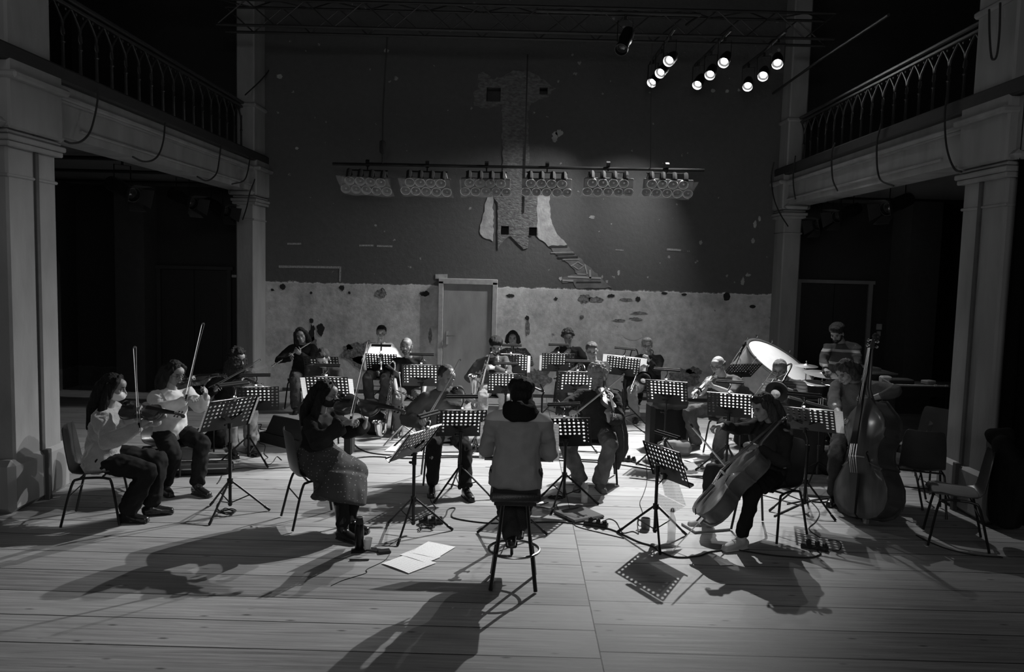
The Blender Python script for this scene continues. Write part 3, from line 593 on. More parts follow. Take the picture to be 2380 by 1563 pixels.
def make_hair(h, HM, root, off, s):
    st = h['st']; mb = MB(); v = h['v']; nz = h.get('nz', (.006, 45, 45, 12)); vox = .007
    def cap(top_=1., back=1., front=.050):
        mb.ell((0, -.024, .040*top_), (.086, .093, .090), HM, 16, 12)
        mb.ell((0, -.045, .005), (.082*back, .070, .080), HM, 14, 10)
    if st == 'short':
        cap(); mb.ell((0, .030, .092), (.066, .052, .032), HM, 12, 8)
    elif st == 'crop':
        mb.ell((0, -.028, .036), (.083, .090, .087), HM, 16, 12); mb.ell((0, -.045, .0), (.079, .066, .072), HM); mb.ell((0, .018, .088), (.06, .05, .024), HM)
    elif st == 'bushy':
        cap(1.15); mb.ell((0, -.025, .070), (.104, .112, .078), HM, 14, 10); mb.ell((0, .045, .098), (.074, .048, .040), HM)
    elif st == 'curly':
        rnd = random.Random(5); cap(1.1)
        for k in range(70):
            a_ = rnd.uniform(0, 2*PI); b_ = rnd.uniform(-.35, 1.45); d = V((math.cos(a_)*math.cos(b_), math.sin(a_)*math.cos(b_), math.sin(b_)))
            if d.y > .35 and d.z < .45: continue
            mb.ell(V((0, -.02, .03))+V((d.x*.095, d.y*.10, d.z*.095)), rnd.uniform(.018, .030), HM, 7, 5)
        nz = (.008, 55, 55, 55)
        if h.get('long'):
            for k in range(16):
                a_ = PI+rnd.uniform(-1.5, 1.5)-PI/2; x = math.cos(a_)*.09; y = math.sin(a_)*.085-.02
                mb.tube([(x, y, .03), (x*1.35, y*1.15, -.06), (x*1.5, y*1.1+.0, -.16-rnd.uniform(0, .05))], [.03, .038, .02], 7, HM, dome=.8)
    elif st == 'rim':
        for g in (-1, 1): mb.tube([(g*.074, .012, .012), (g*.080, -.03, .015), (g*.066, -.075, .010), (g*.03, -.103, .004), (0, -.108, .0)], 0, 8, HM, ab=[(.007, .020), (.009, .032), (.009, .036), (.009, .038), (.009, .038)], side=(1, 0, 0), dome=.5)
        if h.get('thin'): mb.ell((0, -.03, .034), (.080, .088, .086), HM, 16, 12)
        nz = (.003, 60, 60, 20)
    elif st in ('long', 'bob', 'side'):
        ln = h.get('len', .35); cap(1.02); nz = (.007, 60, 60, 6)
        for g in (-1, 1):
            mb.tube([(g*.02, .030, .112), (g*.070, .030, .070), (g*.090, .012, .0), (g*.088, .005, -.07)], [.018, .026, .022, .022], 8, HM, dome=.8)
            e_ = V((g*.092, -.02, -.06)); mb.tube([(g*.080, -.02, .03), e_, (g*.10, -.02, -.06-ln*.5), (g*.095, h.get('fwd', .0), -.06-ln)], [.036, .040, .040, .018], 9, HM, dome=.8)
        for x in (-.05, 0, .05): mb.tube([(x, -.09, .02), (x*1.2, -.105, -.08), (x*1.25, -.11-h.get('back', 0), -.06-ln*.55), (x*1.2, -.10-h.get('back', 0), -.08-ln)], [.045, .048, .045, .02], 9, HM, dome=.8)
        if h.get('fringe'): mb.ell((0, .052, .068), (.062, .034, .040), HM)
    elif st == 'tied':
        cap(.98); mb.ell((0, -.12, -.01), (.035, .04, .04), HM); mb.tube([(0, -.12, -.01), (0, -.13, -.12), (.01, -.11, -.24)], [.03, .03, .012], 8, HM, dome=.8); nz = (.004, 60, 60, 8)
    blob(mb, 'hair', hairm(v), root, vox, 3, nz=nz, off=off)
# ------------------------------------------------------------------ instruments
VAR = G('varnished_wood', .055, .25, var=.35, scale=12, stretch=(.6, 5, 1), coat=.6, bump=.05); VARL = G('worn_varnish', .10, .5, var=.3, scale=10, stretch=(.5, 4, 1), coat=.15)
VARC = G('cello_varnish', .11, .42, var=.35, scale=9, stretch=(.6, 4, 1), coat=.4); VARB = G('bass_varnish', .055, .45, var=.4, scale=6, stretch=(.5, 4, 1), coat=.3)
EBO = G('ebony', .012, .3, coat=.3); STRG = G('string_steel', .6, .25, 1.); BWD = G('bow_wood', .26, .35); BHR = G('bow_hair', .8, .7); BON = G('bridge_maple', .38, .6)
KEY = [(0, 0), (.0, .35), (.03, .68), (.10, .92), (.18, 1.), (.27, .97), (.36, .80), (.405, .70), (.42, .76), (.425, .70), (.46, .60), (.52, .545), (.58, .55), (.64, .62), (.672, .70), (.68, .745), (.70, .70), (.76, .76), (.83, .80), (.90, .74), (.955, .55), (.985, .32), (1., .12), (1., 0)]
def outline(Lb, Wb, bass=False):
    k = list(KEY)
    if bass: k = k[:18]+[(.76, .72), (.82, .70), (.88, .56), (.93, .38), (.97, .24), (1., .13), (1., 0)]
    P = [(x*Lb, y*Wb/2) for x, y in k[1:-1]]; return P+[(x, -y) for x, y in reversed(P)]
def fiddle(name, label, cat, A, B, n, Lb, Wb, rib, mat, sc=1., endpin=0., chin=False, bass=False, strn=4, group=None):
    # A: bottom of the body, towards B: the scroll; n: out of the top plate
    M = along(A, B, n); t = thing(name, label, cat, M=M, group=group); O = outline(Lb, Wb, bass); N_ = len(O); cx = Lb*.5; ht = rib/2; ar = Wb*.075
    def cup(scale_list, zs, z0):
        vs = []; fs = []
        for q, z in zip(scale_list, zs):
            for (x, y) in O: vs.append((cx+(x-cx)*q, y*q, z0+z))
        L = len(scale_list)
        for i in range(L-1):
            for k in range(N_): fs.append((i*N_+k, i*N_+(k+1) % N_, (i+1)*N_+(k+1) % N_, (i+1)*N_+k))
        c = len(vs); vs.append((cx, 0, z0+zs[-1]*1.01))
        for k in range(N_): fs.append(((L-1)*N_+k, (L-1)*N_+(k+1) % N_, c))
        return vs, fs
    mb = MB(); e = Wb*.018
    v, f = cup([.96, 1., 1.005, 1., .94, .86, .7, .5, .25], [-e, -e, 0, e, e*.7, ar*.30, ar*.72, ar*.95, ar], ht); mb.add(v, f)
    o = mb.build('top_plate', mat, t, 50)
    mb = MB(); v, f = cup([.96, 1., 1.005, 1., .94, .86, .7, .5, .25], [-e, -e, 0, e, e*.7, ar*.25, ar*.6, ar*.8, ar*.85], 0); mb.add([(x, -y, -ht-z) for x, y, z in v], f); mb.build('back_plate', mat, t, 50)
    mb = MB(); vs = []; fs = []
    for z in (-ht, ht): vs += [(cx+(x-cx)*.965, y*.965, z) for x, y in O]
    for k in range(N_): fs.append((k, (k+1) % N_, N_+(k+1) % N_, N_+k))
    mb.add(vs, fs); mb.build('ribs', mat, t, 50)
    u = Lb/.356; zt = ht+ar*.98
    for g in (-1, 1):
        mb = MB(); pts = [(Lb*.36, g*Wb*.205, 0), (Lb*.375, g*Wb*.235, 0), (Lb*.40, g*Wb*.225, 0), (Lb*.45, g*Wb*.19, 0), (Lb*.50, g*Wb*.155, 0), (Lb*.535, g*Wb*.125, 0), (Lb*.55, g*Wb*.145, 0)]
        pts = [(x, y, ht+ar*(.80 if abs(y) > Wb*.18 else .88)) for x, y, z in pts]; mb.tube(smoothpath(pts, 4), 0, 6, ab=[(.0028*u, .0022*u)]*(4*(len(pts)-1)+1), side=(0, 1, 0)); mb.build('f_hole', DRK, t)
    nl = .13*u if not bass else .47; fb0 = Lb*.68 if not bass else Lb*.60; fe = Lb+nl; U0 = u; u = u*(1. if Lb < .5 else (.72 if not bass else .62))
    zb = zt+.022*U0
    vs = [(fb0, -.021*u, zb+.004*u), (fb0, .021*u, zb+.004*u), (fb0, .018*u, zb+.010*u), (fb0, -.018*u, zb+.010*u), (fe, -.012*u, ht+.012*u), (fe, .012*u, ht+.012*u), (fe, .010*u, ht+.018*u), (fe, -.010*u, ht+.018*u)]
    MB().add(vs, [(0, 3, 2, 1), (4, 5, 6, 7), (0, 1, 5, 4), (2, 3, 7, 6), (1, 2, 6, 5), (0, 4, 7, 3)]).build('fingerboard', EBO, t, 20)
    mb = MB(); mb.tube([(Lb*.965, 0, ht*.4), (Lb*1.0, 0, ht*.6), (Lb*1.0+.03*U0, 0, ht+.001*u), (fe, 0, ht+.003*u)], 0, 10, ab=[(.016*u, .016*u), (.015*u, .014*u), (.0125*u, .010*u), (.0115*u, .009*u)], side=(0, 1, 0))
    pe = fe+.062*u; mb.tube([(fe, 0, ht+.004*u), (fe+.03*u, 0, ht-.003*u), (pe, 0, ht-.012*u)], 0, 8, ab=[(.0125*u, .010*u), (.0115*u, .011*u), (.008*u, .009*u)], side=(0, 1, 0))
    sp_ = [(pe+(.004+.013*(1-k/16))*u*math.cos(PI*.5-k*PI/6.5)+.004*u, 0, ht-.022*u+(.004+.013*(1-k/16))*u*math.sin(PI*.5-k*PI/6.5)) for k in range(14)]
    mb.tube(sp_, [.0075*u*(1+.5*k/13) for k in range(14)], 7, dome=.8); mb.ell((pe+.005*u, 0, ht-.022*u), (.008*u, .017*u, .008*u)); mb.build('neck_and_scroll', mat, t)
    for i in range(4):
        x = fe+(.012+.013*i)*u; g = 1 if i % 2 else -1; z = ht-.003*u*i*.6
        mb = MB().tube([(x, -g*.012*u, z), (x, g*.024*u, z)], .0032*u, 6).ell((x, g*.031*u, z), (.0085*u, .009*u, .0035*u))
        mb.build('peg', EBO if not bass else STE, t)
    un = u; u = U0
    bx = Lb*.535 if not bass else Lb*.50; bh = .031*u if not bass else .030*u
    MB().prism([(-.021*u, 0), (-.012*u, 0), (-.006*u, .010*u), (.006*u, .010*u), (.012*u, 0), (.021*u, 0), (.017*u, bh*.85), (.009*u, bh), (-.009*u, bh), (-.017*u, bh*.85)], -.0018*u, .0018*u, Matrix(((0, 0, 1, bx), (1, 0, 0, 0), (0, 1, 0, zt-.002*u), (0, 0, 0, 1)))).build('bridge', BON, t, 20)
    vs = [(Lb*.03, -.010*u, zt-ar*.55+.012*u), (Lb*.03, .010*u, zt-ar*.55+.012*u), (Lb*.36, .020*u, zt+.010*u), (Lb*.36, -.020*u, zt+.010*u)]
    MB().add(vs+[(x, y*.8, z+.007*u) for x, y, z in vs], [(3, 2, 1, 0), (4, 5, 6, 7), (0, 1, 5, 4), (1, 2, 6, 5), (2, 3, 7, 6), (3, 0, 4, 7)]).tube([(Lb*.04, 0, zt-ar*.4+.01*u), (-.004*u, 0, ht)], .0025*u, 5).build('tailpiece', EBO, t, 20)
    for i in range(4):
        y = (i-1.5); MB().tube([(Lb*.345, y*.008*u, zt+.014*u), (bx, y*.0085*u, zt+bh*(1-.04*y*y)), (fe+.004*u, y*.0042*un, ht+.0195*un)], .0006*u+.0004, 4).build('string', STRG, t)
    if chin: mb = MB(); mb.ell((.035*u, .042*u, zt+.012*u), (.033*u, .030*u, .008*u)); mb.box((.004*u, .03*u, ht*.2), (.008*u, .03*u, ht*2.2), b=.002); mb.build('chin_rest', EBO, t)
    if endpin: MB().tube([(.01, 0, 0), (-.02*u, 0, 0), (-.02*u, 0, 0), (-endpin, 0, 0)], [.012*sc+.004, .012*sc+.004, .005, .004], 8).build('endpin', STE, t)
    return t
def bow(label, F_, T_, up, Lw=.74, group=None):
    M = along(F_, T_, up); t = thing('bow', label, 'bow', M=M, group=group)
    pts = [(Lw*k/10, 0, .020-.012*math.sin(PI*k/10)) for k in range(11)]
    MB().tube([(-.03, 0, .02)]+pts+[(Lw+.008, 0, .008)], [.0045]+[.0045-.0014*k/10 for k in range(11)]+[.002], 6).add([(Lw-.004, -.003, .018), (Lw+.010, -.003, .012), (Lw+.004, -.003, -.004), (Lw-.012, -.003, -.003), (Lw-.004, .003, .018), (Lw+.010, .003, .012), (Lw+.004, .003, -.004), (Lw-.012, .003, -.003)], [(0, 1, 2, 3), (7, 6, 5, 4), (0, 4, 5, 1), (1, 5, 6, 2), (2, 6, 7, 3), (3, 7, 4, 0)]).build('stick', BWD, t, 30)
    MB().box((.03, 0, .006), (.045, .010, .020), b=.002).build('frog', EBO, t, 20)
    MB().box((Lw*.5+.02, 0, -.004), (Lw-.05, .012, .0016)).build('hair_ribbon', BHR, t, 0)
    return t
def horn(t, name, pts, rs, mat, n=12, sm=5, ob=True):
    P = smoothpath(pts, sm); m = len(P); R = []
    for i in range(m):
        q = i/(m-1)*(len(rs)-1); k = min(int(q), len(rs)-2); R.append(rs[k]+(rs[k+1]-rs[k])*(q-k))
    return MB().tube(P, R, n).build(name, mat, t, 60)
def bellpart(t, M, prof, mat, name='bell'):
    # flared bell with an inside wall; opening towards +z of M
    inner = [(max(r-.0015, .001), z) for r, z in reversed(prof)]
    return MB().lathe([prof[0]]+prof+[(prof[-1][0]+.002, prof[-1][1]+.001)]+inner, M, 28).build(name, mat, t, 60)
SILV = G('silver_plate', .8, .18, 1.); BRAS = G('lacquered_brass', .6, .17, 1.)
def flute(label, A, B):
    M = along(A, B, (0, -.3, 1)); t = thing('flute', label, 'flute', M=M)
    MB().tube([(0, 0, 0), (.67, 0, 0)], .012, 12).tube([(-.02, 0, 0), (0, 0, 0)], .0105, 12).build('tube', SILV, t)
    MB().ell((.06, 0, .009), (.014, .011, .004)).build('lip_plate', SILV, t)
    for k in range(12): x = .24+k*.033; MB().tube([(x, 0, .011), (x, 0, .018)], .012, 10).build('key', SILV, t)
    MB().tube([(.22, .011, .004), (.64, .011, .004)], .002, 5).build('key_rod', SILV, t)
def clarinet(label, A, B, Lc=.62, bell=.034, name='clarinet', cat='clarinet', keys=10):
    M = along(A, B, (0, -1, .2)); t = thing(name, label, cat, M=M)
    MB().tube([(0, 0, 0), (.03, 0, 0), (.08, 0, 0), (.085, 0, 0), (Lc-.1, 0, 0), (Lc-.06, 0, 0), (Lc-.015, 0, 0), (Lc, 0, 0)], [.006, .011, .012, .0135, .0145, .018, bell*.85, bell], 14).build('body', EBO, t, 60)
    for k in range(keys): x = .13+k*(Lc-.25)/keys; MB().tube([(x, 0, .013), (x, 0, .019)], .008, 8).build('key', SILV, t)
    for g in (-1, 1): MB().tube([(.12, g*.013, .010), (Lc-.13, g*.015, .011)], .0022, 5).build('key_rod', SILV, t)
    return t
def trumpet(label, A, B, up=(0, 0, 1), mute=None, name='trumpet', cat='trumpet', k=1.):
    M = along(A, B, up); t = thing(name, label, cat, M=M); u = k
    horn(t, 'lead_pipe', [(0, 0, 0), (.02, 0, 0), (.10*u, 0, 0), (.26*u, 0, 0), (.40*u, 0, 0), (.45*u, 0, -.02), (.45*u, 0, -.045), (.40*u, 0, -.06), (.28*u, 0, -.06)], [.011, .005, .0055, .006, .006], BRAS, 10)
    horn(t, 'bell_tube', [(.22*u, .012, -.055), (.10*u, .015, -.055), (.065*u, .018, -.03), (.10*u, .02, -.003), (.25*u, .022, 0), (.38*u, .022, 0)], [.006, .0065, .007, .008, .009, .013], BRAS, 10)
    bellpart(t, M_x((.37*u, .022, 0)), [(.012, 0), (.016, .05), (.024, .08), (.038, .098), (.061*u, .112)], BRAS)
    for i in range(3): x = (.20+.028*i)*u; MB().tube([(x, .008, -.075), (x, .008, .012)], .0105, 12).tube([(x, .008, .012), (x, .008, .035)], .003, 6).tube([(x, .008, .035), (x, .008, .038)], .009, 10).build('valve', SILV, t)
    if mute == 'harmon':
        m = thing('trumpet_mute', label.split(' with ')[0]+' mute: silver canister plugged in its bell', 'mute', M=M @ M_x((.455*u, .022, 0)))
        MB().lathe([(.014, -.03), (.024, 0), (.045, .05), (.050, .09), (.046, .125), (.030, .135), (.024, .135), (.022, .16), (.028, .165), (.026, .168), (.018, .165), (.016, .14), (.0, .14)], None, 24).build('mute_body', SILV, m, 40)
    return t
def M_x(o, d=(1, 0, 0)):   # local z pointing along d
    x, y, z = frame(d); return MX(o, x, y, z)
def trombone(label, A, D, up, plunger=None, group=None):
    # A mouthpiece, D towards slide end, up: side of the bell section
    M = along(A, D, up); t = thing('trombone', label, 'trombone', M=M, group=group)
    for y in (0, .0): pass
    horn(t, 'slide', [(0, 0, 0), (.01, 0, 0), (.05, 0, 0), (.80, 0, 0), (.85, 0, -.012), (.87, 0, -.045), (.85, 0, -.078), (.80, 0, -.09), (.06, 0, -.09)], [.013, .005, .006, .007, .007, .007, .007], SILV, 8)
    MB().tube([(.12, 0, 0), (.12, 0, -.09)], .006, 6).tube([(.08, 0, 0), (.08, 0, -.09)], .005, 6).build('brace', BRAS, t)
    by = .11 if plunger == 'cup' else .20; bz = -.09 if plunger == 'cup' else -.01
    horn(t, 'bell_tube', [(.06, 0, -.09), (-.10, .01, bz), (-.24, .03, bz), (-.28, by*.5, bz), (-.24, by*.85, bz), (-.10, by, bz), (.12, by, bz), (.22, by, bz)], [.007, .008, .010, .011, .013, .018], BRAS, 10)
    bellpart(t, M_x((.20, by, bz)), [(.017, 0), (.022, .08), (.033, .15), (.055, .20), (.108, .235)], BRAS)
    MB().tube([(.0, .0, bz), (.0, by, bz)], .005, 6).build('brace', BRAS, t)
    if plunger:
        m = thing('plunger_mute' if plunger == 'cup' else 'trombone_mute', 'dark round mute with pale core in the trombone of the '+('young person in pale jeans' if plunger == 'cup' else 'person with short grey hair'), 'mute', M=M @ M_x((.415, by, bz)) @ Matrix.Scale(1. if plunger == 'cup' else 1.25, 4))
        MB().lathe([(.02, -.02), (.05, .0), (.098, .045), (.105, .075), (.100, .078), (.06, .05), (.05, .05), (.045, .10), (.0, .105)], None, 24).build('mute_body', RUB, m, 40)
        MB().lathe([(.0, .106), (.040, .103), (.042, .108), (.0, .112)], None, 20).build('mute_cap', SILV, m, 40)
    return t
def sax(label, A, up_d, bell_d, name='saxophone', k=1.):
    # A mouthpiece tip; body runs down, bell turned up towards bell_d
    Mt = MX(V(A), V(bell_d).normalized(), V(up_d).normalized().cross(V(bell_d).normalized()), V(up_d).normalized()); t = thing(name, label, 'saxophone', M=Mt); s = k
    horn(t, 'neck', [(0, 0, 0), (.05*s, 0, .015*s), (.12*s, 0, .03*s), (.17*s, 0, .0), (.175*s, 0, -.06*s)], [.008, .010, .012, .013], BRAS, 10)
    MB().tube([(-.035*s, 0, -.012*s), (.03*s, 0, .010*s)], [.006, .012], 10).build('mouthpiece', EBO, t)
    x = .175*s
    horn(t, 'body_tube', [(x, 0, -.05*s), (x, 0, -.25*s), (x, 0, -.45*s), (x, 0, -.60*s), (x+.02*s, 0, -.68*s), (x+.07*s, 0, -.71*s), (x+.12*s, 0, -.67*s), (x+.14*s, 0, -.58*s)], [.014*s, .020*s, .028*s, .034*s, .037*s, .040*s, .043*s, .046*s], BRAS, 14)
    bellpart(t, M_x((x+.14*s, 0, -.60*s), (.42, 0, 1)), [(.045*s, 0), (.052*s, .10*s), (.062*s, .18*s), (.085*s, .24*s), (.100*s, .26*s)], BRAS)
    for i in range(9):
        z = -(.12+.055*i)*s; MB().tube([(x-.01, -(.018+.002*i)*s-.012, z), (x-.01, -(.018+.002*i)*s-.02, z)], (.011+.0012*i)*s, 10).build('key', SILV, t)
    for i in range(4): z = -(.50-.06*i)*s; MB().tube([(x+.14*s, -.055*s, z), (x+.14*s, -.064*s, z)], .024*s, 12).build('key', SILV, t)
    MB().tube([(x-.02, -.028*s, -.08*s), (x-.02, -.045*s, -.60*s)], .003, 5).tube([(x+.02, -.03*s, -.1*s), (x+.03, -.04*s, -.5*s)], .003, 5).build('key_rod', BRAS, t)
    return t
def bass_clarinet(label, top, bot):
    M = along(top, bot, (-.6, -.8, 0)); t = thing('bass_clarinet', label, 'clarinet', M=M); L_ = (V(bot)-V(top)).length
    MB().tube([(.02, 0, 0), (L_-.12, 0, 0)], [.017, .020], 14).build('body', EBO, t)
    horn(t, 'crook', [(.03, 0, 0), (-.03, 0, 0), (-.08, 0, .015), (-.10, 0, .06), (-.07, 0, .11)], [.014, .012, .011, .009], SILV, 10)
    MB().tube([(-.07, 0, .11), (-.03, 0, .17)], [.012, .006], 10).build('mouthpiece', EBO, t)
    horn(t, 'bow_tube', [(L_-.14, 0, 0), (L_-.04, 0, .0), (L_, 0, .03), (L_, 0, .08), (L_-.05, 0, .11)], [.021, .026, .032, .040, .048], SILV, 14)
    bellpart(t, M_x((L_-.04, 0, .108), (-1, 0, .25)), [(.047, 0), (.055, .06), (.070, .11), (.085, .13)], SILV)
    for i in range(14): x = .10+i*(L_-.34)/14; MB().tube([(x, (i % 3-1)*.012, .020), (x, (i % 3-1)*.012, .029)], .012, 10).build('key', SILV, t)
    for g in (-1, 0, 1): MB().tube([(.08, g*.018, .022), (L_-.2, g*.02, .024)], .0028, 5).build('key_rod', SILV, t)
    return t
def french_horn(label, c, bell, up):
    # c: centre of the coil, bell: direction of the bell opening
    x, y, z = frame(bell, up); M = MX(V(c), x, y, z); t = thing('french_horn', label, 'horn', M=M)
    for i, (r, zz) in enumerate([(.135, 0), (.118, .012), (.10, -.010), (.075, .016)]):
        MB().tube([(r*math.cos(k*PI/14), r*math.sin(k*PI/14)*.95, zz+.003*math.sin(k)) for k in range(28)], .0085-.0008*i, 8, closed=True).build('coil', BRAS, t)
    horn(t, 'bell_tube', [(.135, 0, 0), (.13, -.08, .0), (.08, -.13, .02), (.02, -.135, .06), (-.02, -.12, .12)], [.010, .014, .020, .030, .042], BRAS, 12)
    bellpart(t, M_x((-.02, -.12, .10), (-.2, .05, 1)), [(.038, 0), (.055, .05), (.085, .085), (.15, .11)], BRAS)
    horn(t, 'lead_pipe', [(.13, .03, 0), (.10, .15, -.02), (.02, .22, -.04)], [.008, .006, .005], BRAS, 8)
    for i in range(3): MB().tube([(.03-.035*i, .02, .03), (.03-.035*i, .05, .03)], .017, 12).build('rotary_valve', SILV, t)
    return t
# ------------------------------------------------------------------ furniture and stage gear
SHELL = G('chair_shell', .035, .33, var=.15, bump=.12, bscale=200); LEGM = G('chair_leg', .02, .3, .4)
def chair_shape(label, x, y, a, group=None, shell=None, name='shell_chair', pad=None):
    t = thing(name, label, 'chair', (x, y, 0), a, group)
    # local front is -Y
    prof = [(-.215, .430), (-.205, .448), (-.15, .455), (-.05, .440), (.08, .436), (.155, .450), (.190, .49), (.205, .56), (.222, .66), (.238, .76), (.250, .83), (.252, .845)]
    wd_ = [.36, .39, .41, .42, .42, .41, .405, .40, .39, .37, .33, .28]
    vs = []; fs = []; n = 9
    for k, sg in enumerate((0, 1)):
        for i, (py, pz) in enumerate(prof):
            j0 = prof[max(i-1, 0)]; j1 = prof[min(i+1, len(prof)-1)]; d = V((j1[0]-j0[0], j1[1]-j0[1])).normalized(); nrm = (d.y, -d.x)
            for q in range(n):
                u = (q/(n-1)-.5)*2; cup_ = .030*u*u; ty = -nrm[0]*cup_+(nrm[0]*.009 if sg else 0); tz = -nrm[1]*cup_+(nrm[1]*.009 if sg else 0)
                vs.append((u*wd_[i]/2, py+ty, pz+tz))
    m = len(prof)
    for sg in (0, 1):
        b = sg*m*n
        for i in range(m-1):
            for q in range(n-1):
                f = (b+i*n+q, b+i*n+q+1, b+(i+1)*n+q+1, b+(i+1)*n+q); fs.append(f if sg else tuple(reversed(f)))
    for i in range(m-1):
        for q in (0, n-1): fs.append((i*n+q, (i+1)*n+q, m*n+(i+1)*n+q, m*n+i*n+q))
    for q in range(n-1):
        for i in (0, m-1): fs.append((i*n+q, i*n+q+1, m*n+i*n+q+1, m*n+i*n+q))
    MB().add(vs, fs).build('seat_shell', shell or SHELL, t, 45)
    if pad: mb = MB(); mb.tube([(0, -.19, .462), (0, .13, .458)], 0, 16, ab=[(.19, .022), (.19, .022)], side=(1, 0, 0), dome=.9); mb.build('seat_pad', pad, t, 60)
    for sx in (-1, 1):
        P_ = smoothpath([(sx*.235, -.225, .012), (sx*.205, -.165, .36), (sx*.195, -.12, .412), (sx*.19, .0, .420), (sx*.195, .10, .412), (sx*.205, .15, .36), (sx*.23, .235, .012)], 4)
        h = len(P_)//2
        MB().tube(P_[:h+1], .011, 8).build('leg', LEGM, t); MB().tube(P_[h:], .011, 8).build('leg', LEGM, t)
    MB().tube([(-.19, -.08, .415), (.19, -.08, .415)], .009, 6).tube([(-.19, .09, .415), (.19, .09, .415)], .009, 6).tube([(-.213, .17, .27), (.213, .17, .27)], .006, 6).build('cross_bar', LEGM, t)
    return t
CHAIR0 = None
def chair(label, x, y, a, group=None):
    global CHAIR0
    if CHAIR0 is None: CHAIR0 = chair_shape(label, x, y, a, group); return CHAIR0
    return dup_at(CHAIR0, Matrix.Translation((x, y, 0)) @ Matrix.Rotation(math.radians(a), 4, 'Z'), label, group)
DESK_ME = None
def desk_mesh():
    global DESK_ME
    if DESK_ME: return DESK_ME
    nx, nz = 11, 8; w, h = .49, .335; cw, chh = w/nx, h/nz; mb = MB()
    for i in range(nx):
        for j in range(nz):
            x0 = -w/2+i*cw; z0 = -h/2+j*chh; top = j >= 3; hole = (1 <= j <= nz-2) or j == nz-1
            hole = (j >= 3 and j <= nz-1) or (j in (1, 2) and i in (0, 1, nz+1, nz+2))
            if not hole: mb.add([(x0, 0, z0), (x0+cw, 0, z0), (x0+cw, 0, z0+chh), (x0, 0, z0+chh)], [(0, 1, 2, 3)]); continue
            cx, cz = x0+cw/2, z0+chh/2; r = .0125; o = [(cx+cw/2*a, 0, cz+chh/2*b) for a, b in ((1, 0), (1, 1), (0, 1), (-1, 1), (-1, 0), (-1, -1), (0, -1), (1, -1))]
            q = [(cx+r*math.cos(k*PI/4), 0, cz+r*math.sin(k*PI/4)) for k in range(8)]
            mb.add(o+q, [(k, (k+1) % 8, 8+(k+1) % 8, 8+k) for k in range(8)])
    me = mb.mesh('desk_plate', BLK, 0); bm_ = __import__('bmesh').new(); bm_.from_mesh(me); __import__('bmesh').ops.remove_doubles(bm_, verts=bm_.verts, dist=1e-5); bm_.to_mesh(me); bm_.free()
    DESK_ME = me; return me
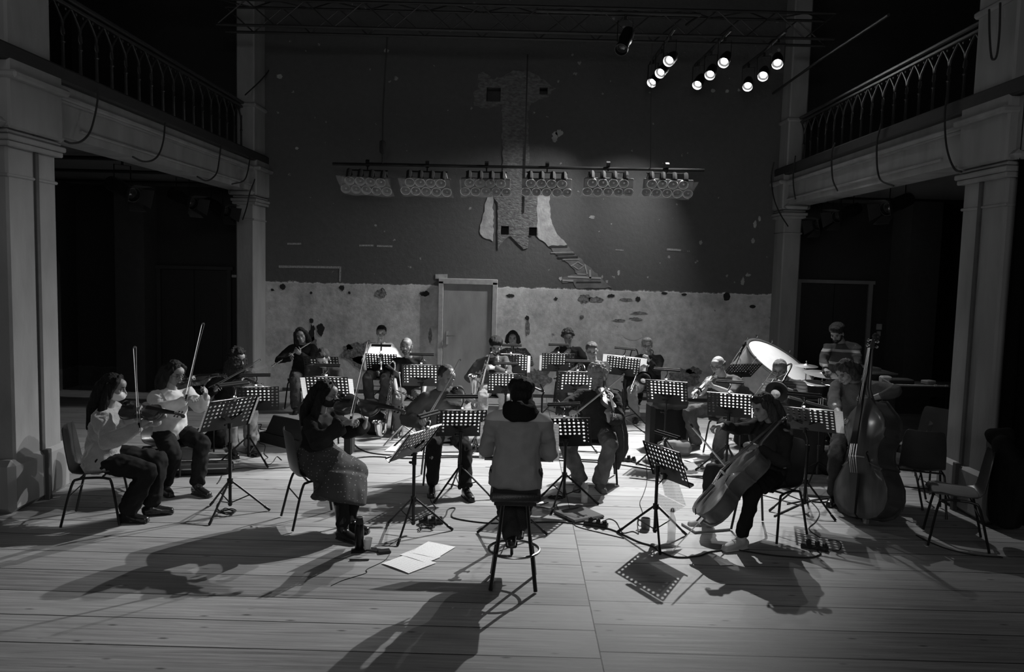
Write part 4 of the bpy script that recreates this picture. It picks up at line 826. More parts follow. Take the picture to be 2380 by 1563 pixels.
def music_stand(who, base, cen, a, tilt=28, lamp=True, page=None, w=1., roll=0, lampoff=(0, 0), lr=0, e=.8, name=None, leg=20, plabel=None):
    # base: floor point, cen: point at the middle of the desk; desk faces heading a
    label = 'black music stand '+who; B_ = V(base); zc = cen.z; t = thing('music_stand', label, 'music stand', (B_.x, B_.y, 0), a)
    lc = Matrix.Rotation(-math.radians(a), 4, 'Z') @ (V(cen)-V((B_.x, B_.y, 0))); bx, by = lc.x, lc.y
    for k in range(3):
        an = math.radians(leg+120*k); d = V((math.cos(an), math.sin(an), 0))
        MB().tube([d*.018+V((0, 0, .30)), d*.16+V((0, 0, .175)), d*.335+V((0, 0, .016))], .0095, 8).tube([d*.30+V((0, 0, .047)), d*.345+V((0, 0, .010))], .0125, 8, dome=.5).tube([V((0, 0, .10)), d*.17+V((0, 0, .165))], .0055, 6).build('leg', BLK, t)
    MB().tube([(0, 0, .075), (0, 0, .62)], .0145, 10).tube([(0, 0, .28), (0, 0, .325)], .026, 10).tube([(0, 0, .085), (0, 0, .12)], .02, 10).tube([(0, 0, .60), (0, 0, .66)], .021, 10).tube([(.01, 0, .63), (.05, 0, .63)], .009, 6).ell((.055, 0, .63), (.008, .018, .012)).build('lower_pole', BLK, t)
    th = math.radians(tilt); RX = Matrix.Rotation(-th, 4, 'X'); DM = Matrix.Translation((bx, by, zc)) @ Matrix.Rotation(math.radians(roll), 4, 'Y') @ RX
    bk = DM @ V((0, .03, -.05))
    MB().tube([(0, 0, .62), (0, 0, zc-.20), bk+V((0, .0, -.06))], .0085, 8).tube([bk+V((-.0, 0, -.075)), bk+V((0, 0, -.03))], .018, 8).tube([bk+V((-.03, 0, -.04)), bk+V((.05, 0, -.04))], .009, 8).build('upper_pole', BLK, t)
    de = bpy.data.objects.new('desk', desk_mesh()); COL.objects.link(de); de.parent = t; de.matrix_local = DM @ Matrix.Scale(w, 4, (1, 0, 0))
    so = de.modifiers.new('thick', 'SOLIDIFY'); so.thickness = .0022; so.offset = 0
    mb = MB(); ww = .245*w
    mb.box((0, -.022, -.168), (ww*2, .045, .003), DM).box((0, -.044, -.160), (ww*2, .003, .018), DM); mb.box((0, .004, .166), (ww*2, .009, .004), DM)
    for g in (-1, 1): mb.box((g*ww, .004, 0), (.004, .009, .335), DM); mb.tube([(g*.03, .012, -.06), (g*.09, .008, -.03), (g*.135, .004, .0)], 0, 6, DM, ab=[(.008, .003)]*3, side=(0, 1, 0))
    mb.build('ledge_and_bracket', BLK, t, 20)
    WM_ = Matrix.Translation((B_.x, B_.y, 0)) @ Matrix.Rotation(math.radians(a), 4, 'Z') @ DM
    if page:
        for i, (x0, x1, zt) in enumerate(page):
            p = thing('sheet_music', 'sheet music on the stand '+who+('' if len(page) == 1 else (', nearer sheet', ', further sheet')[i]), 'sheet music', M=WM_)
            mb = MB(); z0 = -.162; n_ = 6; mb.add([(x0+(x1-x0)*u/n_, -.006-.003*i-(.006*math.sin(PI*u/n_) if w_ else .0), z0+zt*w_) for w_ in (0, 1) for u in range(n_+1)], [(u, u+1, n_+2+u, n_+1+u) for u in range(n_)]); mb.build('page', SHEET, p, 0)
    if lamp:
        q = thing('stand_lamp', 'slim clip lamp on the stand '+who, 'lamp', M=WM_)
        ox, oz = lampoff; L0 = V((ox, -.075, .27+oz)); c0 = V((ox*.3, 0, .165))
        MB().box(c0, (.026, .03, .045), b=.004).build('clip', STE, q, 20)
        P_ = smoothpath([c0, c0+V((.012, .012, .04)), c0*.4+L0*.6+V((-.010, .012, .01)), L0], 6)
        MB().tube(P_, [.0058+.0012*(k % 2) for k in range(len(P_))], 8).build('gooseneck', CHR, q)
        ca = math.radians(lr); dx = V((math.cos(ca), 0, math.sin(ca)))
        for s_ in (-1, 1): MB().tube([L0+V((0, s_*.014-.005, 0))-dx*.155, L0+V((0, s_*.014-.005, 0))+dx*.155], .0115, 10).build('lamp_bar', BLKM, q)
        l = bpy.data.lights.new('page_light', 'AREA'); l.energy = e; l.shape = 'RECTANGLE'; l.size = .28; l.size_y = .015; l.spread = math.radians(150)
        o = bpy.data.objects.new('page_light', l); COL.objects.link(o); o.parent = q; o.location = L0+V((0, -.008, -.016)); o.rotation_euler = V((0, .0, -1)).to_track_quat('-Z', 'Y').to_euler()
        o.rotation_euler = (V((0, .04, -.30))).to_track_quat('-Z', 'Y').to_euler()
    return t, WM_
# page with staves of notes
def sheet_mat():
    m = bpy.data.materials.new('printed_score'); m.use_nodes = True; nt = m.node_tree; b = nt.nodes['Principled BSDF']; L = nt.links.new
    tc = nn(nt, 'ShaderNodeTexCoord'); sp = nn(nt, 'ShaderNodeSeparateXYZ'); L(tc.outputs['Object'], sp.inputs[0]); X, Z = sp.outputs[0], sp.outputs[2]
    z = mnode(nt, 'DIVIDE', mnode(nt, 'ADD', Z, 2.), .026); fz = mnode(nt, 'FRACT', z); st = mnode(nt, 'LESS_THAN', fz, .42)
    ln = mnode(nt, 'LESS_THAN', mnode(nt, 'FRACT', mnode(nt, 'MULTIPLY', fz, 12.)), .22)
    cx = nn(nt, 'ShaderNodeCombineXYZ'); L(mnode(nt, 'MULTIPLY', X, 170.), cx.inputs[0]); L(mnode(nt, 'MULTIPLY', Z, 230.), cx.inputs[1])
    wn = nn(nt, 'ShaderNodeTexNoise'); wn.inputs['Scale'].default_value = 1.; L(cx.outputs[0], wn.inputs[0]); nt_ = mnode(nt, 'GREATER_THAN', wn.outputs[0], .62)
    ink = mnode(nt, 'MULTIPLY', st, mnode(nt, 'MAXIMUM', mnode(nt, 'MULTIPLY', ln, .5), nt_))
    cc = mnode(nt, 'SUBTRACT', .84, mnode(nt, 'MULTIPLY', ink, .7)); L(cc, b.inputs['Base Color']); b.inputs['Roughness'].default_value = .9
    tr = nn(nt, 'ShaderNodeBsdfTranslucent'); L(cc, tr.inputs[0]); mx = nn(nt, 'ShaderNodeMixShader'); mx.inputs[0].default_value = .42; L(b.outputs[0], mx.inputs[1]); L(tr.outputs[0], mx.inputs[2]); L(mx.outputs[0], nt.nodes['Material Output'].inputs[0])
    return m
SHEET = sheet_mat(); FLS = sheet_mat(); _n = FLS.node_tree.nodes
for _m in _n:
    if _m.type == 'MIX_SHADER': _m.inputs[0].default_value = 0.
def floor_sheet(label, c4, rot=0, mat=None):
    P4 = [fl(*p, .004) for p in c4]; c = sum(P4, V())/4; t = thing('sheet_music', label, 'sheet music', c)
    x = ((P4[1]-P4[0])+(P4[2]-P4[3])).normalized(); y = V((0, 0, 1)).cross(x); w = ((P4[1]-P4[0]).length+(P4[2]-P4[3]).length)/2; h = ((P4[3]-P4[0]).length+(P4[2]-P4[1]).length)/2
    t.matrix_world = MX(c, x, V((0, 0, -1)), y); n_ = 6; MB().add([(w*(u/n_-.5), -.003-.004*math.sin(PI*u/n_)*(1-v), h*(v-.5)) for v in (0, 1) for u in range(n_+1)], [(u, u+1, n_+2+u, n_+1+u) for u in range(n_)]).build('page', mat or FLS, t, 0); return t
def floor_box(name, label, cat, px, py, d, a, mat, b=.01, z=0, parts=None):
    p = fl(px, py, z); t = thing(name, label, cat, p, a); MB().box((0, 0, d[2]/2), d, b=b).build('body', mat, t, 25); return t
def stool(label, x, y, h, a, padr=.19):
    t = thing('bar_stool', label, 'stool', (x, y, 0), a)
    MB().box((0, 0, h-.045), (.36, .34, .075), b=.02).build('seat', G('stool_vinyl', .02, .4, bump=.2, bscale=120), t, 60)
    MB().box((0, 0, h-.095), (.30, .28, .03), b=.005).build('seat_frame', BLK, t, 20)
    for i in (-1, 1):
        for j in (-1, 1): MB().tube([(i*.085, j*.085, h-.09), (i*.113, j*.113, h*.48), (i*.127, j*.127, h*.34)], .0125, 8).tube([(i*.130, j*.130, h*.36), (i*.160, j*.160, .01)], .0145, 8).build('leg', BLK, t)
    r = .185; MB().tube([(r*math.cos(k*PI/18), r*math.sin(k*PI/18), h*.355) for k in range(36)], .0105, 8, closed=True).build('foot_ring', STE, t)
    return t
def mic_stand(label, base, top, tip=None, mat=None, mic=True, leg=.32):
    b = V(base); t = thing('microphone_stand', label, 'microphone stand', b); m = mat or STE
    for k in range(3): an = PI/2+2*PI*k/3+.4; d = V((math.cos(an), math.sin(an), 0)); MB().tube([(0, 0, .22), d*leg*.5+V((0, 0, .12)), d*leg+V((0, 0, .012))], .009, 8, dome=.5).build('leg', m, t)
    tp = V(top)-b; MB().tube([(0, 0, .08), (0, 0, tp.z*.55)], .012, 8).tube([(0, 0, tp.z*.5), tp], .008, 8).tube([(0, 0, tp.z*.52), (0, 0, tp.z*.58)], .018, 8).build('pole', m, t)
    if tip is not None:
        tt = V(tip)-b; MB().tube([tp, tt], .006, 8).ell(tp, .018).build('boom', m, t)
        if mic: dd = (tt-tp).normalized(); MB().tube([tt-dd*.02, tt+dd*.12, tt+dd*.12, tt+dd*.17], [.012, .016, .022, .020], 10, dome=.8).build('microphone', BLKM, t)
    return t
def cable(label, pts, r=.005, z=None, cat='cable', name='cable', mat=None, group=None):
    P_ = [p if isinstance(p, V) else fl(p[0], p[1], r+(p[2] if len(p) > 2 else 0)) for p in pts]
    o = MB().tube(smoothpath(P_, 5), r, 6, dome=.8).build(name, mat or RUB); return tag(o, label, cat, group)
def coil(label, px, py, n=4, r=.07, name='cable_tangle'):
    rnd = random.Random(int(px*7+py)); c = fl(px, py, .01); pts = []
    for k in range(n*9):
        a_ = 2*PI*k/9; q = r*(.45+.55*rnd.random()); pts.append(c+V((q*math.cos(a_)*1.2, q*math.sin(a_), .005+.02*rnd.random())))
    o = MB().tube(smoothpath(pts, 3), .0045, 5).build(name, RUB); return tag(o, label, 'cable')
def spotlight(label, c, target, k=1., lit=0, cat='spotlight', name='stage_spotlight', barn=True, pipe=None):
    d = (V(target)-V(c)).normalized(); x, y, z = frame(d); M = MX(V(c), x, y, z); t = thing(name, label, cat, M=M)
    if lit:
        MB().lathe([(.02, -.22), (.055, -.21), (.078, -.12), (.082, .0), (.082, .045), (.079, .045), (.076, .0), (.05, -.05), (.0, -.05)], None, 20).build('housing', BLK, t, 50)
        MB().lathe([(.048, -.006), (.042, -.001), (.0, .0)], None, 20).build('lens', G('hot_lens', .8, .5, emit=lit), t, 60)
    else:
        MB().lathe([(.0, -.27*k), (.06*k, -.27*k), (.085*k, -.24*k), (.09*k, -.02*k), (.078*k, 0), (.078*k, .16*k), (.09*k, .17*k), (.09*k, .22*k), (.082*k, .22*k), (.07*k, .17*k), (0, .16*k)], None, 18).build('housing', BLK, t, 40)
        MB().lathe([(.0, .18*k), (.06*k, .172*k), (.068*k, .165*k)], None, 18).build('lens', G('dark_glass', .03, .05, coat=1.), t, 60)
        if barn:
            for i in range(4):
                a_ = PI/2*i; R_ = Matrix.Rotation(a_, 4, 'Z'); MB().add([R_ @ V(p) for p in [(-.075*k, .085*k, .22*k), (.075*k, .085*k, .22*k), (.11*k, .15*k, .36*k), (-.11*k, .15*k, .36*k), (-.075*k, .088*k, .22*k), (.075*k, .088*k, .22*k), (.11*k, .153*k, .36*k), (-.11*k, .153*k, .36*k)]], [(0, 1, 2, 3), (7, 6, 5, 4), (0, 4, 5, 1), (1, 5, 6, 2), (2, 6, 7, 3), (3, 7, 4, 0)]).build('barn_door', BLKM, t, 0)
    Mi = M.inverted(); up = lambda v: Mi @ (V(c)+V(v)); hh = .28*k; sd = V((0, 0, 1)).cross(d); sd = sd.normalized() if sd.length > .01 else V((1, 0, 0)); w_ = .105*k if not lit else .095
    MB().tube([up(sd*w_), up(sd*w_+V((0, 0, hh))), up(-sd*w_+V((0, 0, hh))), up(-sd*w_)], 0, 6, ab=[(.012, .004)]*4).tube([up((0, 0, hh)), up((0, 0, hh+.09))], .016, 8).build('yoke', BLK, t, 30)
    return t
def truss(label, x0, x1, y, z, s=.36, n=None):
    L_ = x1-x0; t = thing('lighting_truss', label, 'truss', ((x0+x1)/2, y, z)); n = n or int(L_/.42)
    for dy in (-s/2, s/2):
        for dz in (-s/2, s/2): MB().tube([(-L_/2, dy, dz), (L_/2, dy, dz)], .021, 8).build('chord', TRS, t)
    mb = MB()
    for k in range(n):
        a, b = -L_/2+L_*k/n, -L_/2+L_*(k+1)/n; g = s/2*(1 if k % 2 else -1)
        mb.tube([(a, -s/2, g), (b, -s/2, -g)], .011, 5).tube([(a, s/2, -g), (b, s/2, g)], .011, 5).tube([(a, g, s/2), (b, -g, s/2)], .011, 5)
    mb.build('lattice', TRS, t); return t
TRS = G('truss_metal', .05, .5, .5); GEL = None
def gel_mat():
    m = bpy.data.materials.new('gel_sheet'); m.use_nodes = True; b = m.node_tree.nodes['Principled BSDF']; b.inputs['Base Color'].default_value = (.7, .7, .7, 1); b.inputs['Roughness'].default_value = .3
    b.inputs['Alpha'].default_value = .2; nt = m.node_tree; n = nn(nt, 'ShaderNodeTexNoise'); n.inputs['Scale'].default_value = 5; tc = nn(nt, 'ShaderNodeTexCoord'); nt.links.new(tc.outputs['Object'], n.inputs[0])
    bp = nn(nt, 'ShaderNodeBump'); bp.inputs['Strength'].default_value = .6; bp.inputs['Distance'].default_value = .05; nt.links.new(n.outputs[0], bp.inputs['Height']); nt.links.new(bp.outputs[0], b.inputs['Normal']); return m
GEL = gel_mat(); REFL = G('lamp_reflector', .6, .45, .3); GLW = G('lamp_envelope', .5, .2, 0, coat=.5)
# ------------------------------------------------------------------ stage lights and rig
rows = ['front', 'middle', 'rear']; colsn = ['toward the middle of the hall', 'in the centre of the cluster', 'beside the column']
for i_, (L_, (t_, e_, an_)) in enumerate(zip(LAMPS, AIMS)):
    q = spotlight('lit stage lamp in the %s row of nine, %s' % (rows[i_//3], colsn[i_ % 3]), L_, V(t_)*.6+V((0, 4, 1.5))*.4, lit=60, name='stage_lamp', cat='stage lamp', )
    tag(q, group='nine lit lamps on the rig')
    d = (V(t_)-L_).normalized(); spot('stage_beam', L_+d*.10, t_, e_, an_, rad=.03)
for i_ in range(3):
    a, b, c = LAMPS[i_], LAMPS[i_+3], LAMPS[i_+6]; up = V((0, 0, .36))
    tag(MB().tube([a+up+V((0, -.3, 0)), b+up, c+up+V((0, .3, 0))], .024, 8).tube([V((b.x, 12.2, b.z+.36)), V((b.x, 12.2, 5.72))], .014, 6).build('rig_pipe', TRS), 'dark pipe carrying the three lit lamps '+colsn[i_], 'pipe')
truss('dark lighting truss across the hall before the back wall, behind the lit lamps', -4.47, 4.47, 12.2, 5.88)
truss('dark lighting truss high under the ceiling, nearer than the lamps', -4.9, 4.9, 10.3, 6.05)
tag(MB().tube([V((at(900, 150, 12.4).x, 12.38, 5.70)), at(895, 170, 12.6), at(890, 260, 12.9), at(889, 384, 13.2)], .012, 6).build('rig_cable', RUB), 'vertical cable from the truss down to the lamp bar over the clarinettist', 'cable')
tag(MB().tube([V((at(1513, 150, 12.4).x, 12.38, 5.70)), at(1513, 200, 12.8), at(1512, 395, 13.2)], .006, 6).build('rig_cable', RUB), 'thin steel line from the rig to the lamp bar over the trombonist', 'cable')
tag(MB().box(at(889, 342, 13.15), (.09, .09, .2), b=.02).build('cable_connector', RUB), 'dark connector block on the cable above the lamp bar', 'connector')
# bar with six lamp banks
b0, b1 = at(773, 381, 13.2), at(1637, 396, 13.2)
bar = thing('lamp_bar', 'long dark pipe holding six banks of round lamps before the back wall', 'pipe', (b0+b1)/2)
MB().tube([b0-bar.location, b1-bar.location], .024, 8).build('pipe', BLK, bar); MB().tube([b0-bar.location+V((.6, .02, .03)), b1-bar.location+V((-.7, .02, -.01))], .012, 6).build('cable_run', RUB, bar)
def lamp_bank(label, px, py, rz, ry, fold):
    c = at(px, py, 13.05); M = Matrix.Translation(c) @ Matrix.Rotation(math.radians(rz), 4, 'Z') @ Matrix.Rotation(math.radians(ry), 4, 'Y') @ Matrix.Rotation(math.radians(38), 4, 'X')
    t = thing('lamp_bank', label, 'stage lamp', M=M); t['group'] = 'six lamp banks on the bar'
    w, h = .82, .325
    MB().box((0, .07, 0), (w*.96, .03, h*.9), b=.01).build('back_frame', G('bank_frame', .10, .7), t, 20)
    for j, (nn_, z) in enumerate(((5, -.080), (4, .080))):
        for i in range(nn_):
            x = (i-(nn_-1)/2)*.165+(-.01 if j else 0); R_ = MX((x, .05, z), (1, 0, 0), (0, 0, 1), (0, -1, 0)); l = MB()
            l.lathe([(.0, -.06), (.03, -.055), (.062, -.02), (.074, .03), (.078, .03), (.066, -.03), (.034, -.07), (.0, -.075)], R_, 20).build('reflector', REFL, t, 60)
            MB().tube([(x+.077*math.cos(k*PI/10), .018, z+.077*math.sin(k*PI/10)) for k in range(20)], .0045, 6, closed=True).build('lamp_ring', CHR, t)
            MB().ell((x+.006, .03, z+.006), (.018, .02, .018), n=10, m=6).build('envelope', GLW, t)
    for i in range(4): x = (i-1.5)*.18; MB().tube([(x, .05, .15), (x, .14, .19), (x, .16, .10)], .045, 8, dome=.8).build('lamp_cap', BLKM, t)
    rnd = random.Random(px); n, m = 14, 5; vs = []; fs = []
    for a in range(n+1):
        for b in range(m+1):
            u = a/n-.5; v = b/m-.5; vs.append((u*w+fold*v*.12, -.012+.008*math.sin(a*1.3+b+px)+(.03 if b == m else 0)*rnd.random(), v*h+(.012*math.sin(a*.9+px) if b in (0, m) else 0)))
    for a in range(n):
        for b in range(m): k = a*(m+1)+b; fs.append((k, k+m+1, k+m+2, k+1))
    MB().add(vs, fs).build('gel_sheet', GEL, t, 60)
    Mi = M.inverted(); top = lambda v: Mi @ (c+V(v))
    MB().tube([top((-.33, .12, .27)), top((.33, .12, .27))], .012, 6).tube([top((0, .14, .27)), top((0, .15, .43))], .012, 6).box(top((0, .15, .39)), (.06, .05, .10)).tube([top((-.3, .12, .27)), top((-.36, .08, .05))], .008, 6).tube([top((.3, .12, .27)), top((.36, .08, .05))], .008, 6).build('bracket', BLK, t)
for q in [('over the clarinettist in the white hoodie', 850, 434, 2, 2, -.9), ('second from the flute side', 990, 437, 2, 1, -.6), ('third counting from the flute side', 1129, 438, 1, 0, -.2), ('in front of the bare masonry strip', 1271, 439, 0, 0, .2), ('second from the drum side', 1414, 438, -2, 0, .5), ('nearest the drum side end of the bar', 1552, 441, -3, 1, .9)]:
    lamp_bank('bank of nine round lamps behind crinkled gel, '+q[0], *q[1:])
# unlit spots under the galleries with their pipes
G_ = [(-1, 285, 440, 10.0, 371, 'nearest the tall column'), (-1, 425, 462, 11.3, 375, 'middle of three'), (-1, 505, 482, 12.4, 450, 'closest to the back wall'),
      (1, 2085, 475, 9.8, 2030, 'nearest the tall column'), (1, 1968, 495, 10.9, 1930, 'middle of three'), (1, 1880, 520, 11.8, 1850, 'closest to the back wall')]
for sx, px, py, Y, pe, lb in G_:
    c = onx(px, py, sx*(4.95 if sx > 0 else 4.9)); c.y = min(c.y, 13.2); Y = c.y; sd = 'violin' if sx < 0 else 'drum'
    spotlight('black unlit spotlight with barn doors under the %s side gallery, %s' % (sd, lb), c, (sx*-.5, Y-3.2, c.z-2.2), 1.05)
    z = c.z+.37; tag(MB().tube([(sx*7.82, Y, z), (sx*4.6, Y, z)], .026, 8).tube([(sx*4.75, Y, z), (sx*4.75, Y, 3.6)], .014, 6).tube([(sx*6.5, Y, z), (sx*6.5, Y, 3.6)], .014, 6).build('rig_pipe', BLK), 'dark pipe under the %s side gallery holding the spotlight %s' % (sd, lb), 'pipe')
spotlight('single dark spotlight near the ceiling, its lens catching light, apart from the lit cluster', at(1452, 96, 11.2), (0, 8, 2), 1., barn=False)
tag(MB().tube([at(1452, 96, 11.2)+V((-1.2, 0, .37)), at(1452, 96, 11.2)+V((1.0, 0, .37)), at(1452, 96, 11.2)+V((1.0, .9, .5))], .024, 8).build('rig_pipe', TRS), 'short dark pipe holding the single spotlight apart from the cluster', 'pipe')
# cables looping from the galleries
def gcable(label, pts, X, x0=40, s=.384, r=.011): tag(MB().tube(smoothpath([onx(x0+a*s, b*s, X) for a, b in pts], 5), r, 6, dome=.8).build('hanging_cable', RUB), label, 'cable')
gl = 'black cable looping down the violin side beam, '
gcable(gl+'next to the tall column', [(487, 540), (487, 600), (470, 700), (440, 800), (390, 855), (330, 868), (290, 855)], -4.36)
gcable(gl+'above the first hanging spotlight', [(895, 745), (885, 850), (860, 930), (820, 970), (760, 978), (700, 950)], -4.36)
gcable(gl+'third from the tall column', [(1232, 885), (1225, 950), (1210, 1040), (1180, 1080), (1140, 1095), (1090, 1070)], -4.36)
gcable(gl+'fourth from the tall column', [(1410, 950), (1395, 1040), (1370, 1095), (1300, 1115)], -4.36)
gcable(gl+'running onto the far column', [(1460, 960), (1440, 1080), (1410, 1160), (1390, 1250), (1365, 1330)], -4.42)
gcable('black cable sagging from the rig to the violin side gallery rail', [(1600, 290), (1540, 400), (1480, 480), (1380, 575)], -4.4)
gr_ = 'black cable looping down the drum side beam, '
gcable(gr_+'running onto the far column', [(205, 985), (190, 1080), (205, 1200), (240, 1290), (290, 1370)], 4.3, 1720)
gcable(gr_+'second from the far column', [(335, 945), (322, 1060), (325, 1140), (335, 1205)], 4.36, 1720)
gcable(gr_+'third from the far column', [(575, 865), (555, 930), (560, 1080), (590, 1155)], 4.36, 1720)
gcable(gr_+'above the spotlight with the bright glint', [(855, 750), (830, 850), (828, 980), (838, 1060), (862, 1100), (930, 1125)], 4.36, 1720)
gcable(gr_+'next to the tall column', [(1250, 590), (1240, 700), (1245, 850), (1265, 950), (1300, 1025), (1340, 1040)], 4.36, 1720)
gcable('long narrow cable loop hanging before the upper part of the tall column', [(1508, 60), (1510, 200), (1520, 335), (1535, 360), (1555, 330), (1570, 200), (1575, 20)], 4.36, 1720)
p0, p1, p2 = onx(1720+180*.384, 580*.384, 4.3), onx(1720+510*.384, 345*.384, 4.3), onx(1720+900*.384, 90*.384, 4.3)
tag(MB().tube([p0, p1, p2], .020, 8).build('rig_pipe', TRS), 'thin pipe rising above the drum side gallery rail', 'pipe')
tag(MB().box(p0, (.1, .1, .28), b=.02).build('speaker_box', BLK), 'small black box fixed at the lower end of the rising pipe', 'box')

t = thing('shade_sheet', 'black sheet standing in for shade on the front of the drum side tall column', 'shade_sheet', (4.86, 7.40, 0)); vs = []; n_ = 40  # black sheet added in place of shade on the column's front face
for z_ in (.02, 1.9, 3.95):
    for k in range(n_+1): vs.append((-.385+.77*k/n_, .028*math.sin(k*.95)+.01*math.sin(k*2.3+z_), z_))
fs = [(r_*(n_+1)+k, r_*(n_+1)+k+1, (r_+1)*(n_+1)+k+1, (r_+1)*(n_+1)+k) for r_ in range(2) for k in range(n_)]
o_ = MB().add(vs, fs).build('cloth', G('shade_black', .006, 1., spec=.05), t, 80); md_ = o_.modifiers.new('thick', 'SOLIDIFY'); md_.thickness = .006
# ------------------------------------------------------------------ music stands
def ST(who, bpx, cpx, a, Yb=None, **k):
    b = fl(*bpx) if Yb is None else fl(*bpx); 
    if Yb is not None: b = at(bpx[0], bpx[1], Yb); b.z = 0
    c = at(cpx[0], cpx[1], b.y); b2 = V((c.x, b.y, 0)) if Yb is not None else b
    return music_stand(who, b2, c, a, **k)
ST('shared by the two violinists in pale jumpers', (535, 1195), (533, 962), -125, page=[(-.285, -.05, .30), (.08, .26, .28)], leg=25)
ST('in front of the curly dark-haired violinist', (578, 1077), (596, 927), -165, page=[(-.17, .10, .28)], leg=10)
ST('with extra wide pages, before the bent man', (765, 1020), (762, 903), 180, Yb=9.3, page=[(-.30, .0, .30), (.005, .31, .30)])
ST('in front of the white-hooded clarinettist', (885, 950), (887, 843), 180, e=3, page=[(-.12, .12, .31), (.14, .29, .29)])
ST('in front of the balding woodwind player', (980, 1020), (980, 873), 183, Yb=10.2, page=[(-.20, .22, .30)])
ST('of the flute player, half hidden', (745, 960), (748, 852), 180, Yb=11.3, lamp=False, page=[(-.15, .15, .28)])
ST('with steeply turned desk beside the paper cup', (960, 1240), (966, 1030), -116, tilt=38, page=[(-.27, .0, .33), (.02, .25, .31)], leg=12, lampoff=(-.06, -.02))
ST('in front of the violinist in dark pullover', (1068, 1155), (1072, 984), 188, page=[(-.18, .18, .29)], leg=40)
ST('in front of the saxophone player', (1180, 1010), (1176, 892), 180, Yb=10.7, page=[(-.1, .22, .30)])
ST('in front of the person in patterned jumper', (1195, 960), (1187, 845), 180, Yb=11.9, page=[(-.29, -.1, .30)], e=3)
ST('in front of the trumpeter in dark hood', (1290, 950), (1297, 843), 180, Yb=12.2, page=[(-.12, .2, .30), (.1, .28, .28)])
ST('in front of the french horn player', (1345, 1010), (1340, 889), 182, Yb=10.2, page=[(-.2, .2, .29)])
ST('with large white pages, before the young trombonist', (1450, 985), (1448, 852), 172, page=[(-.34, -.03, .34), (.0, .31, .34)], roll=-4, leg=50)
ST('in front of the curly fair-haired violinist', (1310, 1175), (1314, 1005), 172, page=[(.0, .30, .30), (-.2, .03, .29)], roll=4, leg=75, tilt=24, e=.4)
ST('beside the pile of dark bags', (1543, 1080), (1550, 912), 160, page=[(-.2, .2, .30)], leg=30)
ST('in front of the bald muted trumpeter', (1687, 1098), (1695, 942), 160, page=[(-.26, .1, .31)], leg=15)
ST('seen edge-on before the cellist', (1521, 1258), (1548, 1078), 118, tilt=22, page=[(-.2, .22, .30)], leg=30, lampoff=(-.02, -.03))
ST('tilted toward the bass player', (1868, 1190), (1872, 975), 150, tilt=42, page=[(-.345, -.05, .33)], leg=35, w=1.1)
ST('without lamp beside the big bass drum', (1727, 985), (1722, 862), 200, Yb=10.9, lamp=False, tilt=50)
ST('mostly hidden behind the seated conductor', (1190, 1258), (1207, 1028), 0, lamp=False, tilt=35, w=1.15, page=[(-.33, -.005, .33), (.005, .33, .33)], leg=30)
# big loose pages hanging from the cellist's stand
q = at(1568, 1135, 6.9); t = thing('sheet_music', 'large pale sheets hanging off the edge-on stand before the cellist', 'sheet music', q)
for k, (c4) in enumerate([[(1533, 1098), (1578, 1126), (1595, 1177), (1545, 1152)], [(1528, 1146), (1592, 1178), (1555, 1198), (1528, 1170)]]):
    P4 = [at(p[0], p[1], 6.85+.03*k)-q for p in c4]; MB().add(P4, [(0, 1, 2, 3)]).build('page', SHEET, t, 0)
# ------------------------------------------------------------------ players
def banded(name, base, bands):           # knitted bands: (z0, z1, value) in the hall's height
    m = cloth(name, base, var=.1); nt = m.node_tree; b = nt.nodes['Principled BSDF']; src = b.inputs['Base Color'].links[0].from_socket
    geo = nn(nt, 'ShaderNodeNewGeometry'); sp = nn(nt, 'ShaderNodeSeparateXYZ'); nt.links.new(geo.outputs['Position'], sp.inputs[0]); out = src
    for z0, z1, v in bands:
        k = mnode(nt, 'MULTIPLY', mnode(nt, 'GREATER_THAN', sp.outputs[2], z0), mnode(nt, 'LESS_THAN', sp.outputs[2], z1))
        out = mnode(nt, 'ADD', mnode(nt, 'MULTIPLY', out, mnode(nt, 'SUBTRACT', 1., k)), mnode(nt, 'MULTIPLY', k, v))
    nt.links.new(out, b.inputs['Base Color']); return m
def dotted(name, base, dot, scale, thr=.2, checker=False):
    m = cloth(name, base, var=.1); nt = m.node_tree; b = nt.nodes['Principled BSDF']; src = b.inputs['Base Color'].links[0].from_socket
    tc = nn(nt, 'ShaderNodeTexCoord'); vo = nn(nt, 'ShaderNodeTexVoronoi'); vo.inputs['Scale'].default_value = scale; vo.inputs['Randomness'].default_value = .35; nt.links.new(tc.outputs['Object'], vo.inputs['Vector'])
    k = mnode(nt, 'LESS_THAN', vo.outputs['Distance'], thr); out = mnode(nt, 'ADD', mnode(nt, 'MULTIPLY', src, mnode(nt, 'SUBTRACT', 1., k)), mnode(nt, 'MULTIPLY', k, dot)); nt.links.new(out, b.inputs['Base Color']); return m
C = cloth
TR_BLK = dict(m=C('black_trousers', .014), w=1.1); SH_BLK = dict(m=G('black_leather', .012, .28, coat=.4), sole=RUB)
TR_JEAN = dict(m=C('grey_jeans', .085, bump=.8, bscale=90, var=.4, scale=7), w=1.28, cut=.0); TR_PALE = dict(m=C('pale_jeans', .30, bump=.8, bscale=90, var=.3, scale=6), w=1.2, cut=.0); TR_DARK = dict(m=C('dark_jeans', .04, bump=.6, bscale=90), w=1.2, cut=.0)
SNK = dict(m=G('sneaker', .06, .6), sole=G('sole_white', .55, .6), lace=G('lace_white', .6, .8)); PALESH = dict(m=G('pale_shoe', .42, .7), sole=G('sole_pale', .5, .6), lace=G('lace_white', .6, .8))
def xs(px, Y, py=1000): return at(px, py, Y).x
def seat(px, Y, z=.55, py=1000): return (xs(px, Y, py), Y, z)
PPL = {}
